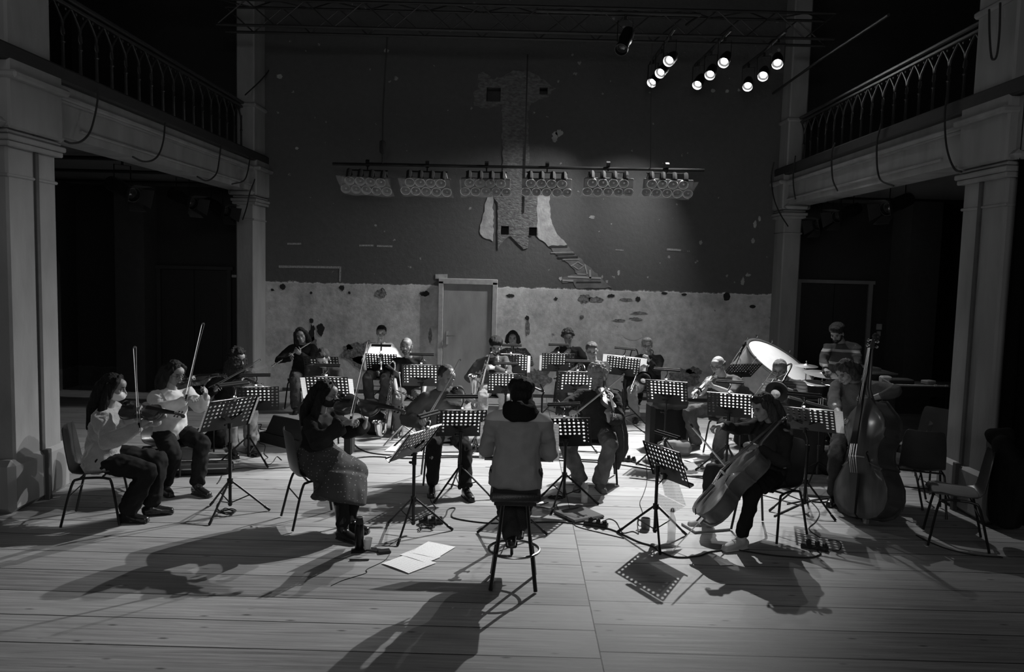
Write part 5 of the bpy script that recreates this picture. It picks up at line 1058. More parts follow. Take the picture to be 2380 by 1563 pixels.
# -- violinist with the white mask
h = seat(238, 6.92)
PPL['v1'] = person('person in fuzzy pale jumper and white face mask, long black hair, bowing a violin', h, 98, (248, 958, 0), (262, 908, -.02), yaw=100, pitch=14,
    R=dict(w=(322, 990, -.22), d=(-.35, .6, .45), n=(-.7, .2, -.6), c=.9, pole=(.75, -.2, -.9)), L=dict(w=(366, 976, -.02), d=(.1, .75, .55), n=(.85, -.3, .5), c=1.1, pole=(-.4, .1, -1)),
    RF=(.10, .22), LF=(-.10, .36), top=dict(m=C('fuzzy_jumper', .33, sheen=.8, bump=.6, bscale=90), name='fuzzy_jumper', fit=1.12, rw=1.35, cuff=1.3, hem=.16, wr=1.5), legs=dict(m=C('black_trousers', .014), w=1.35), shoes=dict(m=SH_BLK['m'], sole=RUB, lace=BLKM), hair=dict(st='long', v=.012, len=.30, fwd=.01), mask=.88, tw=6)
fiddle('violin', 'violin played under the chin of the person with the white mask', 'violin', at(283, 952, 6.80), at(416, 966, 6.74), (.05, -.55, .85), .356, .208, .032, VAR, chin=True)
bow('upright bow in the hand of the violinist with the white mask', at(322, 998, 6.66), at(313, 842, 6.90), (1, 0, 0))
# -- violinist with glasses and pale sweater
h = seat(398, 7.98)
PPL['v2'] = person('person in white sweater and round glasses with long dark hair, holding up a violin', h, 50, (396, 908, -.03), (406, 868, -.08), yaw=62, pitch=22,
    R=dict(w=(432, 930, -.42), d=(-.2, .7, .3), n=(-.5, .2, -.8), c=.9, pole=(.9, 0, -.8)), L=dict(w=(478, 925, -.22), d=(.15, .5, .8), n=(.9, -.2, .3), c=1.1, pole=(-.3, .2, -1)),
    RF=(.16, .17), LF=(-.04, .43), top=dict(m=C('white_sweater', .55, sheen=.4), name='sweater', fit=1.06, rw=1.25, hem=.04), legs=dict(m=C('black_trousers', .014), w=1.2), shoes=dict(m=SH_BLK['m'], sole=RUB, boot=.12, lace=BLKM), hair=dict(st='long', v=.02, len=.16, fwd=-.05), glasses=1, tw=10)
fiddle('violin', 'dark violin held high by the person in the white sweater', 'violin', at(418, 893, 7.90), at(528, 874, 7.72), (.0, -.35, .9), .356, .208, .032, VAR, chin=True)
bow('bow held almost upright before the person in the white sweater', at(430, 930, 7.50), at(457, 812, 7.62), (1, 0, .2))
# -- curly haired violinist behind
h = seat(528, 9.75)
PPL['v3'] = person('person with big dark curly hair, mostly hidden, bowing a violin near the pilaster', h, 42, (538, 888, -.06), (546, 852, -.12), yaw=60, pitch=18,
    R=dict(w=(500, 908, -.42), d=(.1, .6, .4), n=(-.6, .2, -.6), c=.9), L=dict(w=(578, 903, -.45), d=(0, .6, .7), n=(.8, 0, .4), c=1.1),
    RF=(.12, .45), LF=(-.08, .48), top=dict(m=C('black_top', .018)), legs=dict(m=C('grey_skirt', .15), w=1.25), shoes=SH_BLK, hair=dict(st='curly', v=.03, long=True))
fiddle('violin', 'violin of the curly haired person near the pilaster', 'violin', at(548, 884, 9.45), at(606, 898, 9.12), (-.2, -.5, .85), .356, .208, .032, VAR, chin=True)
bow('lit bow crossing in front of the curly haired violinist', at(492, 902, 9.32), at(565, 861, 9.22), (0, -.4, 1))
# -- violist with black mask and dotted skirt
def dot_skirt(root, off, hip, Rt, F, UP, K, s):
    mb = MB(); km = (K[1][0]+K[-1][0])/2; am = (K[1][1]+K[-1][1])/2; low = V((am.x, am.y, .30))-F*.02
    mb.tube([hip-F*.04+UP*.10, hip+UP*.02, hip*.5+km*.5+UP*.0, km+F*.0-UP*.01], 0, 18, ab=[(.18, .14), (.225, .175), (.232, .15), (.225, .138)], side=Rt, dome=.5)
    mb.tube([km-UP*.0-F*.04, km*.5+low*.5-F*.03, low-F*.04], 0, 20, ab=[(.222, .145), (.225, .175), (.25, .21)], side=Rt, dome=.15)
    mb.tube([hip*.55+km*.45-UP*.05, low*.65+hip*.35-UP*.12, V((hip.x, hip.y, .34))*.45+low*.55], 0, 16, ab=[(.19, .10), (.20, .12), (.22, .13)], side=Rt, dome=.2)
    blob(mb, 'skirt', dotted('dotted_skirt', .06, .30, 34, .17), root, .012, 4, nz=(.014, 9, 9, 3), off=off)
PPL['v4'] = person('person in black face mask, black blouse and long dotted skirt, playing a viola', (-1.74, 7.0, .55), 62, (742, 962, -.05), (757, 918, -.10), yaw=84, pitch=14,
    R=dict(w=(800, 985, -.40), d=(.0, .7, .2), n=(-.5, 0, -.8), c=.9, pole=(.8, -.2, -.7)), L=dict(w=(848, 990, -.16), d=(.1, .35, .9), n=(.6, -.7, .3), c=1.2, pole=(-.2, .3, -1)),
    RF=(.23, .50), LF=(.03, .40), top=dict(m=C('black_blouse', .02), name='blouse', rw=1.35, cuff=1.9, sleeve=.95, fit=1.05), legs=dict(m=C('black_trousers', .014)), shoes=dict(m=SH_BLK['m'], sole=RUB, boot=.26), hair=dict(st='long', v=.012, len=.22, back=.02), mask=.025, glasses=2, skirt=dot_skirt, tw=20, fat=1.05)
fiddle('viola', 'viola held by the person in the black mask', 'viola', at(782, 938, 6.88), at(935, 957, 6.72), (0, -.55, .83), .40, .235, .037, VAR, chin=True)
bow('pale bow standing up from the viola of the person in the black mask', at(812, 982, 6.60), at(843, 848, 6.84), (1, 0, .1), group=None)
# -- flute
h = seat(704, 12.6, py=880)
PPL['fl'] = person('person in a dark coat with long hair playing a flute against the back wall', h, 18, (703, 815, -.02), (701, 791, -.08), yaw=10, pitch=12, roll=-14,
    R=dict(w=(676, 834, -.36), d=(-.2, .5, .6), n=(0, .6, .5), c=.8, pole=(1, -.2, -.5)), L=dict(w=(698, 823, -.34), d=(.5, .5, .4), n=(.2, -.8, .3), c=.9, pole=(-.4, .2, -1)),
    RF=(.12, .40), LF=(-.1, .44), top=dict(m=C('dark_coat', .022)), legs=TR_JEAN, shoes=SH_BLK, hair=dict(st='long', v=.04, len=.10))
flute('silver flute slanting down from the player by the back wall', at(719, 798, 12.44), at(636, 850, 12.2))
# -- bent man with glasses behind the wide pages
h = seat(752, 10.25, py=920)
PPL['w1'] = person('person with short hair and glasses bent over a stand with very wide pages', h, 0, (752, 866, -.10), (750, 836, -.24), yaw=-2, pitch=42,
    R=dict(w=(738, 900, -.42), d=(-.3, .4, -.4), n=(-.9, 0, 0), c=.9), L=dict(w=(762, 892, -.42), d=(.3, .4, -.4), n=(.9, 0, 0), c=.9), top=dict(m=C('dark_shirt', .035)), legs=TR_DARK, shoes=SNK, hair=dict(st='short', v=.05), glasses=1, vox=.007)
clarinet('clarinet hidden behind the wide pages of the bent man', at(750, 856, 9.9), at(752, 905, 9.55))
# -- clarinettist in white hoodie
h = seat(885, 13.1, py=880)
PPL['w2'] = person('person in a white hooded sweatshirt and glasses playing a clarinet by the back wall', h, 0, (885, 808, 0), (886, 781, -.03), yaw=0, pitch=18,
    R=dict(w=(876, 838, -.33), d=(-.5, .3, .5), n=(-.6, .2, -.6), c=.9, pole=(1, -.1, -.6)), L=dict(w=(896, 826, -.30), d=(.5, .3, .5), n=(.6, .2, -.6), c=.9, pole=(-1, -.1, -.6)),
    RF=(.11, .36), LF=(-.11, .36), top=dict(m=C('white_hoodie', .72), name='hoodie', hood=True, fit=1.08), legs=TR_JEAN, shoes=SH_BLK, hair=dict(st='crop', v=.03), glasses=1, vox=.007)
clarinet('clarinet played by the person in the white hoodie', at(886, 797, 12.95), at(886, 846, 12.6))
# -- balding woodwind player
h = seat(950, 11.15, py=920)
PPL['w3'] = person('person with bald head in a black short-sleeved shirt, looking out between woodwind instruments', h, 8, (950, 842, 0), (946, 812, -.04), yaw=-4, pitch=4,
    R=dict(w=(922, 915, -.40), d=(-.2, .8, -.2), n=(0, 0, -1), c=.5), L=dict(w=(985, 915, -.36), d=(.4, .8, -.2), n=(0, 0, -1), c=.6),
    RF=(.14, .40), LF=(-.16, .42), top=dict(m=C('black_tshirt', .016), sleeve=.42, fit=1.12, name='t_shirt'), legs=dict(m=C('mid_jeans', .12, bump=.8, bscale=90), w=1.25, cut=.0), shoes=SNK, hair=dict(st='rim', v=.1), beard=.15, fat=1.15, glasses=2)
bass_clarinet('tall bass clarinet with silver crook before the balding player', at(917, 858, 10.55), at(893, 1008, 10.55))
s_ = thing('soprano_saxophone', 'slim soprano saxophone lying across the lap of the balding player', 'saxophone', M=along(at(930, 912, 10.72), at(975, 934, 10.6), (0, -.5, 1)))
MB().tube([(-.06, 0, 0), (0, 0, 0), (.02, 0, 0), (.20, 0, 0), (.40, 0, 0), (.50, 0, 0), (.56, 0, 0)], [.006, .009, .010, .015, .022, .032, .046], 14).build('body_tube', BRAS, s_)
for k in range(9): MB().tube([(.06+.045*k, 0, .012), (.06+.045*k, 0, .026+.001*k)], .010+.0005*k, 8).build('key', BRAS, s_)
# -- violinist in dark pullover
h = seat(1036, 8.45)
PPL['v5'] = person('person in dark pullover with pale shirt tail and thin hair, playing a violin', h, 14, (1026, 918, -.05), (1036, 881, -.12), yaw=42, pitch=30,
    R=dict(w=(984, 985, -.40), d=(.2, .5, .4), n=(-.3, .3, -.8), c=.9, pole=(1, -.3, -.6)), L=dict(w=(1098, 962, -.34), d=(.5, .3, .6), n=(-.2, -.6, .7), c=1.0, pole=(-.5, .2, -1)),
    RF=(.20, .42), LF=(-.12, .60), top=dict(m=C('dark_pullover', .075), rw=1.5, cuff=1.5, fit=1.16, name='pullover', sleeve=.92), legs=TR_BLK, shoes=SH_BLK, hair=dict(st='rim', v=.07, thin=True), skin=0, tw=12,
    extra=lambda d: blob(MB().tube([d['T'](-.10), d['T'](.02)], 0, 16, ab=[(.225, .175), (.20, .16)], side=d['SR'], dome=.3).tube([d['hip']+d['UP']*.05, (d['K'][1][0]+d['K'][-1][0])*.25+d['hip']*.5+d['UP']*.055], 0, 14, ab=[(.21, .07), (.20, .055)], side=d['Rt'], dome=.5), 'shirt_tail', C('pale_shirt', .4), d['root'], .012, 4, nz=(.01, 10, 10, 10), off=d['off']))
fiddle('violin', 'violin of the person in the dark pullover', 'violin', at(1048, 912, 8.28), at(1128, 972, 8.0), (-.35, -.6, .7), .356, .208, .032, VARL, chin=True)
bow('slender bow rising beside the head of the violinist in the dark pullover', at(988, 984, 8.02), at(1058, 860, 8.22), (-.6, -.4, 0))
# -- saxophone
h = seat(1150, 11.6, py=920)
PPL['s1'] = person('person in an open grey jacket with pale hood and beard playing a saxophone', h, 0, (1144, 834, -.03), (1152, 806, -.10), yaw=8, pitch=28,
    R=dict(w=(1112, 890, -.30), d=(.1, .6, -.3), n=(-.8, .2, 0), c=.8, pole=(1, -.4, -.5)), L=dict(w=(1150, 856, -.32), d=(.6, .3, .1), n=(.7, .2, 0), c=.8, pole=(-1, -.2, -.7)),
    RF=(.16, .42), LF=(-.12, .40), top=dict(m=C('grey_jacket', .09), name='jacket', hood=True, fit=1.08), legs=TR_PALE, shoes=SNK, hair=dict(st='bushy', v=.015), beard=.02, fat=1.05,
    extra=lambda d: (MB().tube([d['T'](.35)+d['SF']*.135*1, d['T'](.7)+d['SF']*.135, d['T'](.93)+d['SF']*.10], 0, 10, ab=[(.05, .012), (.055, .012), (.04, .012)], side=d['SR']).build('shirt_front', C('black_top', .018), d['root'], loc=-d['off']),
        blob(MB().tube([d['N']+d['SR']*.10-d['sp']*.12+d['SF']*.10, d['N']+d['SR']*.085+d['SF']*.03, d['N']-d['SF']*.08, d['N']-d['SR']*.085+d['SF']*.03, d['N']-d['SR']*.10-d['sp']*.12+d['SF']*.10], 0, 10, ab=[(.022, .03)]*5, side=(0, 0, 1), dome=.8), 'hood_lining', C('pale_lining', .45), d['root'], .01, 3, off=d['off'])))
sax('bright saxophone with open bell held by the bearded player in the grey jacket', at(1153, 826, 11.38), (.42, .18, .9), (-.55, -.84, 0), k=.95)
# -- woman in patterned jumper
h = seat(1196, 12.95, py=880)
PPL['w4'] = person('person with dark bob and patterned knit jumper playing a slender woodwind by the back wall', h, 0, (1195, 815, 0), (1192, 789, -.03), yaw=-3, pitch=12,
    R=dict(w=(1186, 845, -.33), d=(-.5, .3, .5), n=(-.6, .2, -.6), c=.9, pole=(1, -.1, -.6)), L=dict(w=(1204, 832, -.30), d=(.5, .3, .5), n=(.6, .2, -.6), c=.9, pole=(-1, -.1, -.6)),
    top=dict(m=dotted('patterned_knit', .05, .42, 42, .26)), legs=TR_DARK, shoes=SH_BLK, hair=dict(st='bob', v=.02, len=.03), s=.97, vox=.007)
clarinet('slender black oboe of the person in the patterned jumper', at(1193, 803, 12.82), at(1196, 850, 12.45), Lc=.58, bell=.02, name='oboe', cat='oboe')
# -- conductor
def scarf(d):
    blob(MB().tube([d['N']+V((.085*math.cos(k*PI/6), .085*math.sin(k*PI/6)-.0, .045+.012*math.sin(k))) for k in range(12)], .045, 10, closed=True).tube([d['N']+V((.10*math.cos(k*PI/6), .10*math.sin(k*PI/6), .0)) for k in range(12)], .042, 10, closed=True), 'scarf', C('black_wool', .01, bump=.6, bscale=80), d['root'], .01, 3, nz=(.012, 14, 14, 22), off=d['off'])
zc = at(1208, 984, 5.68).z
PPL['cond'] = person('person seen from behind in two-tone grey pullover and black scarf on a tall stool', (.02, 5.78, .81), 180, (1208, 962, .04), (1213, 912, .24), yaw=176, pitch=16,
    R=dict(l=(.13, .36, .93), d=(-.5, .6, .2), n=(-.3, 0, -1), c=.5, pole=(.6, -.3, -1)), L=dict(l=(-.13, .38, .93), d=(.5, .6, .2), n=(.3, 0, -1), c=.5, pole=(-.6, -.3, -1)),
    RF=(.03, .17), LF=(-.02, .06), footz=(.36, .33), RK=(.2, 1, .5), LK=(-.2, 1, .5), top=dict(m=banded('two_tone_pullover', .26, [(zc, 3, .46)]), name='pullover', fit=1.05, hem=.22, wr=.8), legs=TR_DARK, shoes=SH_BLK, hair=dict(st='bushy', v=.012), extra=scarf, vox=.006, toe=0, tmin=.41)
stool('tall black bar stool with steel foot ring under the conductor', .02, 5.72, .73, 0)
# -- trumpeter at the back
h = seat(1322, 13.3, py=880)
PPL['b1'] = person('person with curly hair and glasses in dark hooded top, playing a trumpet', h, 0, (1323, 809, 0), (1320, 784, -.04), yaw=-2, pitch=20,
    R=dict(w=(1312, 822, -.33), d=(-.4, .4, .5), n=(-.8, .1, -.2), c=1.1, pole=(1, -.1, -.4)), L=dict(w=(1332, 832, -.34), d=(.5, .4, .4), n=(.7, .1, .2), c=1.1, pole=(-1, -.1, -.6)),
    top=dict(m=C('dark_hoodie', .02), hood=True, name='hoodie'), legs=TR_DARK, shoes=SH_BLK, hair=dict(st='curly', v=.10), glasses=1, vox=.007)
trumpet('trumpet pointing down at the stand of the person in the dark hooded top', at(1319, 797, 13.15), at(1319, 850, 12.75))
# -- french horn
h = seat(1380, 11.25, py=920)
PPL['b2'] = person('person with short brown hair and glasses playing a french horn behind the fair-haired violinist', h, 2, (1380, 856, -.02), (1377, 826, -.07), yaw=0, pitch=16,
    R=dict(w=(1338, 893, -.36), d=(-.6, .3, 0), n=(-.2, .8, 0), c=.5, pole=(1, -.4, -.4)), L=dict(w=(1372, 880, -.40), d=(.5, .4, .3), n=(.6, .2, .3), c=.9),
    top=dict(m=C('charcoal_shirt', .03)), legs=TR_DARK, shoes=SH_BLK, hair=dict(st='short', v=.09), glasses=1, beard=None)
french_horn('shining french horn peeking past a music stand', at(1352, 872, 10.82), (-.78, -.42, -.15), (0, .2, 1))
# -- fair haired violinist
def cardigan(d):
    h = d['hip']; Rt, F, UP = d['Rt'], d['F'], d['UP']
    mb = MB()
    for i, (x, y, z1, w_) in enumerate([(-.20, .06, .16, .075), (-.25, -.06, .22, .08), (-.17, -.14, .30, .07)]):
        b = h+Rt*x+F*y; mb.tube([b+UP*.20, b+Rt*-.02+UP*-.05, b+Rt*-.03+UP*-.20, V((b.x+.02, b.y, z1))], 0, 10, ab=[(.05, .05), (w_, .05), (w_, .045), (w_*.6, .03)], side=Rt, dome=.5)
    blob(mb, 'hanging_cardigan', C('cable_cardigan', .05, bump=.9, bscale=45), d['root'], .012, 4, nz=(.02, 9, 9, 2), off=d['off'])
h = seat(1386, 8.66)
PPL['v6'] = person('person with fair curly hair and long dark cardigan playing a violin, eyes lowered', h, -4, (1388, 916, -.04), (1389, 878, -.10), yaw=-4, pitch=22, roll=-6,
    R=dict(w=(1330, 958, -.42), d=(0, .6, .1), n=(-.3, .2, -.8), c=.9, pole=(1, -.3, -.4)), L=dict(w=(1416, 976, -.44), d=(.1, .2, .9), n=(.5, -.5, .5), c=1.2, pole=(-.5, .2, -1)),
    RF=(.16, .33), LF=(-.04, .34), RK=(.9, 1, .6), LK=(-.3, 1, .8), top=dict(m=C('dark_cardigan', .03, bump=.6, bscale=60), name='cardigan', fit=1.06, rw=1.2), legs=dict(m=C('worn_jeans', .11, var=.6, scale=6, bump=.8, bscale=90), w=1.3, cut=.0), shoes=dict(m=G('brown_shoe', .09, .5), sole=RUB), hair=dict(st='curly', v=.42), extra=cardigan, eyes_closed=True, toe=14)
fiddle('violin', 'violin pointing down toward the hall from the chin of the fair-haired player', 'violin', at(1402, 906, 8.50), at(1424, 968, 8.02), (.45, -.75, .5), .356, .208, .032, VARL, chin=True)
bow('long bow slanting up across the fair-haired violinist', at(1322, 975, 8.16), at(1437, 883, 8.30), (0, -.5, .8))
# -- young trombonist
h = seat(1508, 12.45, py=900)
PPL['b3'] = person('young person with fringe of fair hair and pale jeans playing a muted trombone', h, -6, (1508, 836, 0), (1505, 811, -.05), yaw=-8, pitch=8,
    R=dict(w=(1488, 852, -.44), d=(-.5, .4, .3), n=(-.6, .2, -.4), c=1.1), L=dict(w=(1508, 838, -.30), d=(.3, .3, .7), n=(.6, .3, 0), c=1.1),
    RF=(.20, .30), LF=(-.14, .30), RK=(.6, 1, .8), LK=(-.5, 1, .8), top=dict(m=C('black_sweater', .02)), legs=TR_PALE, shoes=SH_BLK, hair=dict(st='short', v=.28), glasses=1, vox=.007, s=.98)
trombone('trombone of the young person in pale jeans', at(1497, 825, 12.32), at(1466, 905, 11.6), (0, -.4, 1), plunger='cup')
# -- bald trumpeter
h = seat(1690, 10.15)
PPL['b4'] = person('person with bald crown, glasses and grey t-shirt, legs crossed, playing a muted trumpet', h, -34, (1682, 888, -.03), (1668, 850, -.10), yaw=-42, pitch=16,
    R=dict(w=(1642, 900, -.36), d=(-.1, .5, .6), n=(-.8, .2, 0), c=1.1, pole=(.7, .1, -1)), L=dict(w=(1656, 898, -.38), d=(.2, .5, .5), n=(.7, .2, 0), c=1.1, pole=(-.9, 0, -.8)),
    RF=(.30, .26), LF=(-.10, .62), footz=(.14, .09), RK=(1.2, .9, .9), LK=(-.1, 1, .9), top=dict(m=C('grey_tshirt', .085), sleeve=.45, name='t_shirt', fit=1.05), legs=TR_JEAN, shoes=SNK, hair=dict(st='rim', v=.16), glasses=1)
trumpet('trumpet pointing down at an angle with a silver canister mute', at(1661, 868, 9.98), at(1616, 912, 9.62), mute='harmon')
# -- trombonist in shirt
h = seat(1822, 9.9)
PPL['b5'] = person('person with short grey hair and rolled shirt sleeves, playing a trombone with large dark mute', h, -24, (1826, 897, -.02), (1811, 859, -.10), yaw=-30, pitch=18,
    R=dict(w=(1774, 948, -.42), d=(.1, .6, 0), n=(-.2, 0, -1), c=.8, pole=(1, -.1, -.6)), L=dict(w=(1822, 903, -.36), d=(.2, .3, .7), n=(.7, .3, 0), c=1.1, pole=(-1, 0, -.6)),
    top=dict(m=banded('striped_shirt', .09, [(z_*.03, z_*.03+.012, .045) for z_ in range(24, 44)]), sleeve=.72, name='shirt', fit=1.05), legs=TR_JEAN, shoes=SNK, hair=dict(st='short', v=.22), glasses=1, fat=1.08)
trombone('long trombone of the person with short grey hair', at(1799, 880, 9.68), at(1744, 972, 8.92), (-.95, -.3, .72), plunger='big')
# -- drummer
zb = at(1955, 820, 10.8).z
PPL['dr'] = person('person with beard in a dark sweater with two pale stripes standing behind the drum kit', (xs(1958, 11.0, 850), 11.0, .93), -22, (1957, 806, -.03), (1943, 771, -.12), yaw=-42, pitch=32,
    R=dict(w=(1918, 862, -.42), d=(-.3, .8, -.2), n=(0, 0, -1), c=.9, pole=(1, -.6, -.3)), L=dict(w=(1978, 872, -.46), d=(.3, .8, -.2), n=(0, 0, -1), c=.9, pole=(-1, -.6, -.3)),
    RF=(.12, .02), LF=(-.12, -.02), top=dict(m=banded('striped_sweater', .085, [(zb, zb+.035, .42), (zb-.175, zb-.14, .42)]), fit=1.08, rw=1.1), legs=TR_DARK, shoes=SH_BLK, hair=dict(st='bushy', v=.03), beard=.02)
# -- cellist
def shades(d):
    MB().tube([(-.07, .045, .095), (-.035, .082, .098), (0, .088, .100), (.035, .082, .098), (.07, .045, .095)], 0, 8, d['HL'], ab=[(.012, .006), (.024, .005), (.007, .004), (.024, .005), (.012, .006)], side=(0, 0, 1)).build('raised_sunglasses', BLKM, d['root'])
PPL['ce'] = person('person with raised sunglasses, dark jacket and pale shoes, bowing a cello with outstretched arm', (2.24, 7.02, .55), -70, (1796, 1000, -.02), (1780, 957, -.06), yaw=-68, pitch=22,
    R=dict(w=(1643, 990, -.28), d=(0, .95, -.05), n=(-.2, 0, -1), c=.9, pole=(.3, -.3, -.8)), L=dict(w=(1762, 1040, -.32), d=(.2, .8, .1), n=(.6, .3, -.5), c=1.1, pole=(-.7, -.2, -.9)),
    RF=(.30, .38), LF=(-.28, .44), RK=(.7, 1, .7), LK=(-.7, 1, .7), top=dict(m=C('dark_jacket', .028), name='jacket', fit=1.08, hood=True, hem=.16), legs=dict(m=C('black_trousers', .014), w=1.0), shoes=PALESH, hair=dict(st='long', v=.06, len=.15, fwd=.0), extra=shades, tw=-4)
E0 = V((1.33, 6.50, .0)); cd = V((.674, .168, .719)).normalized(); A0 = E0+cd*.36
fiddle('cello', 'cello with scratched pale front leaning between the knees of the player with sunglasses', 'cello', A0, A0+cd, (-.72, .03, .66), .755, .44, .125, VARC, endpin=.36, sc=2)
bow('thick pale cello bow slanting down from the outstretched hand', at(1604, 988, 6.72), at(1704, 1106, 7.2), (-.4, -.3, .6), Lw=.72)
# -- bassist
PPL['bs'] = person('person with cropped bob in a pale sweater plucking a double bass, face blurred by movement', (xs(1992, 8.25), 8.25, .78), -28, (1990, 912, -.06), (1973, 872, -.14), yaw=-66, pitch=34,
    R=dict(w=(1952, 972, -.52), d=(-.2, .5, -.4), n=(-.6, .4, 0), c=.8, pole=(1, -.1, -.6)), L=dict(w=(2022, 928, -.42), d=(1, .1, .2), n=(.2, .9, 0), c=1.1, pole=(-1, -.1, .3)),
    RF=(.14, .30), LF=(-.2, .30), top=dict(m=C('pale_sweater', .10, bump=.6, bscale=120), sleeve=.82, fit=1.08, rw=1.1), legs=TR_DARK, shoes=SH_BLK, hair=dict(st='bob', v=.07, len=.0, fringe=True), s=1.03)
fiddle('double_bass', 'large dark double bass standing before the player in the pale sweater', 'double bass', at(2014, 1206, 7.42), at(2046, 800, 7.78), (-.93, -.36, .10), 1.12, .66, .20, VARB, endpin=.09, sc=2.5, bass=True)
stool('dark stool behind the double bass', xs(1998, 8.3), 8.3, .68, 20)
# ------------------------------------------------------------------ chairs of the players
def pch(label, key, a, dx=0, dy=0, back=.05):
    p = PPL[key]; b = p['root'].location-p['F']*back; return chair(label, b.x+dx, b.y+dy, a, 'dark shell chairs of the players')
pch('dark shell chair with tubular legs under the violinist with the white mask', 'v1', 104)
pch('dark shell chair under the person in the white sweater', 'v2', 50)
pch('dark shell chair under the curly haired violinist', 'v3', 42)
pch('dark shiny shell chair, its back in view, under the player in the dotted skirt', 'v4', 118, back=.03)
pch('dark shell chair under the flute player', 'fl', 5)
pch('dark shell chair under the bent man with glasses', 'w1', 0)
pch('dark shell chair under the clarinettist in the white hoodie', 'w2', 0)
pch('dark shell chair under the balding woodwind player', 'w3', 8)
pch('dark shell chair under the violinist in the dark pullover', 'v5', 10)
pch('dark shell chair under the saxophone player', 's1', 0)
pch('dark shell chair under the person in the patterned jumper', 'w4', 0)
pch('dark shell chair under the trumpeter in the dark hooded top', 'b1', 0)
pch('dark shell chair under the french horn player', 'b2', 0)
pch('dark shell chair under the fair-haired violinist', 'v6', -4)
pch('dark shell chair under the young trombonist', 'b3', -6)
pch('dark shell chair under the bald trumpeter', 'b4', -34)
pch('dark shell chair under the trombonist with short grey hair', 'b5', -24)
pch('dark shell chair with high curved back under the cellist', 'ce', -52)
# empty chairs by the tall column on the drum side
c = fl(2110, 1005); chair('empty dark shell chair under the long table on the drum side', c.x+.1, 10.4, 30)
chair('empty dark chair with its back toward the tall column, behind the double bass', xs(2150, 8.9), 8.9, -60)
chair('empty dark chair between the double bass and the chair with pale seat', xs(2100, 8.15), 8.15, -120)
FAB = G('pale_seat_fabric', .16, .9, bump=.3, bscale=300)
chair_shape('empty chair with pale padded seat before the tall column, dark coat over its back', 3.87, 6.92, -112, None, None, 'padded_chair', FAB)
t = thing('coat', 'black coat draped over the back of the chair with the pale seat', 'coat', (4.17, 6.80, 0)); mb = MB()
mb.tube([(-.02, .05, .92), (.03, .0, .80), (.05, 0, .55), (.04, -.02, .25)], 0, 14, ab=[(.20, .07), (.27, .11), (.25, .13), (.28, .12)], side=(.3, 1, 0), dome=.6).tube([(.05, -.2, .78), (.0, -.26, .55), (-.02, -.25, .3)], [.07, .06, .04], 10, dome=.8).tube([(-.05, .1, .95), (.05, .05, .98)], .08, 10, dome=.8)
blob(mb, 'cloth', C('black_coat', .008), t, .015, 4, nz=(.03, 6, 6, 2))
chair('empty dark shell chair against the tall column, behind the chair with pale seat', 4.0, 7.85, 160)

# ------------------------------------------------------------------ percussion
n = V((.41, -.38, .83)).normalized(); c = at(1812, 845, 11.9); x, y, z = frame(n, (1, 0, -.5)); t = thing('bass_drum', 'huge bass drum tilted with its bright white head facing up, behind the trombonist', 'drum', M=MX(c, x, y, z))
R_ = .54; MB().lathe([(R_*.97, -.42), (R_, -.41), (R_, -.02), (R_*.97, -.01)], None, 48).build('shell', G('drum_wood', .40, .35, var=.25, scale=8, coat=.4), t, 40)
MB().lathe([(0, .012), (R_*.985, .008), (R_*.985, -.01), (0, -.011)], None, 48).build('drum_head', G('drum_skin', .85, .6, var=.05), t, 40)
MB().tube([(R_*1.015*math.cos(k*PI/24), R_*1.015*math.sin(k*PI/24), .015) for k in range(48)], 0, 6, ab=[(.012, .022)]*48, closed=True, side=(0, 0, 1)).build('hoop', G('hoop_wood', .10, .4), t)
MB().tube([(R_*1.015*math.cos(k*PI/24), R_*1.015*math.sin(k*PI/24), -.43) for k in range(48)], 0, 6, ab=[(.012, .022)]*48, closed=True, side=(0, 0, 1)).build('hoop', G('hoop_wood', .10, .4), t)
for k in range(12):
    a_ = 2*PI*k/12+.15; p = V((math.cos(a_), math.sin(a_), 0)); MB().tube([p*(R_+.045)+V((0, 0, .05)), p*(R_+.03)+V((0, 0, -.45))], .005, 6).tube([p*(R_+.045)+V((0, 0, .04)), p*(R_+.075)+V((0, 0, .055))], .007, 6).tube([p*(R_+.0)+V((0, 0, -.2)), p*(R_+.04)+V((0, 0, -.2))], .013, 8).build('tension_rod', CHR, t)
Mi = t.matrix_world.inverted(); mb = MB()
for dx in (-.35, .35): mb.tube([Mi @ (c+V((dx, .25, -.35))), Mi @ V((c.x+dx*1.3, c.y+.25, .02))], .016, 8).tube([Mi @ (c+V((dx, -.1, -.40))), Mi @ V((c.x+dx*1.2, c.y-.45, .02))], .016, 8)
mb.build('drum_cradle', STE, t)
def cymbal(label, px, py, Y, r, tx=.1, ty=.0):
    c = at(px, py, Y); t = thing('cymbal', label, 'cymbal', (c.x, c.y, 0)); M = Matrix.Translation((0, 0, c.z)) @ Matrix.Rotation(tx, 4, 'X') @ Matrix.Rotation(ty, 4, 'Y')
    MB().lathe([(.0, .024), (.02, .023), (.035, .012), (.05, .008), (r*.6, .001), (r, -.008), (r, -.010), (r*.6, -.001), (.0, .0)], M, 32).build('plate', BRS, t, 60)
    MB().tube([(0, 0, .3), (0, 0, c.z)], .009, 8).tube([(0, 0, c.z+.005), (0, 0, c.z+.05)], .006, 8, dome=.8).ell((0, 0, c.z+.055), .011).build('stand_pole', STE, t)
    for k in range(3): a_ = 2*PI*k/3+.3; d = V((math.cos(a_), math.sin(a_), 0)); MB().tube([(0, 0, .42), d*.26+V((0, 0, .015))], .009, 6).build('leg', STE, t)
cymbal('small cymbal on a stand beside the white drum head', 1874, 850, 11.3, .16, .08)
cymbal('larger cymbal in front of the striped drummer', 1912, 869, 10.7, .24, .12, .05)
cymbal('cymbal glinting behind the bass player, beside the drummer', 2012, 853, 11.0, .17, .1)
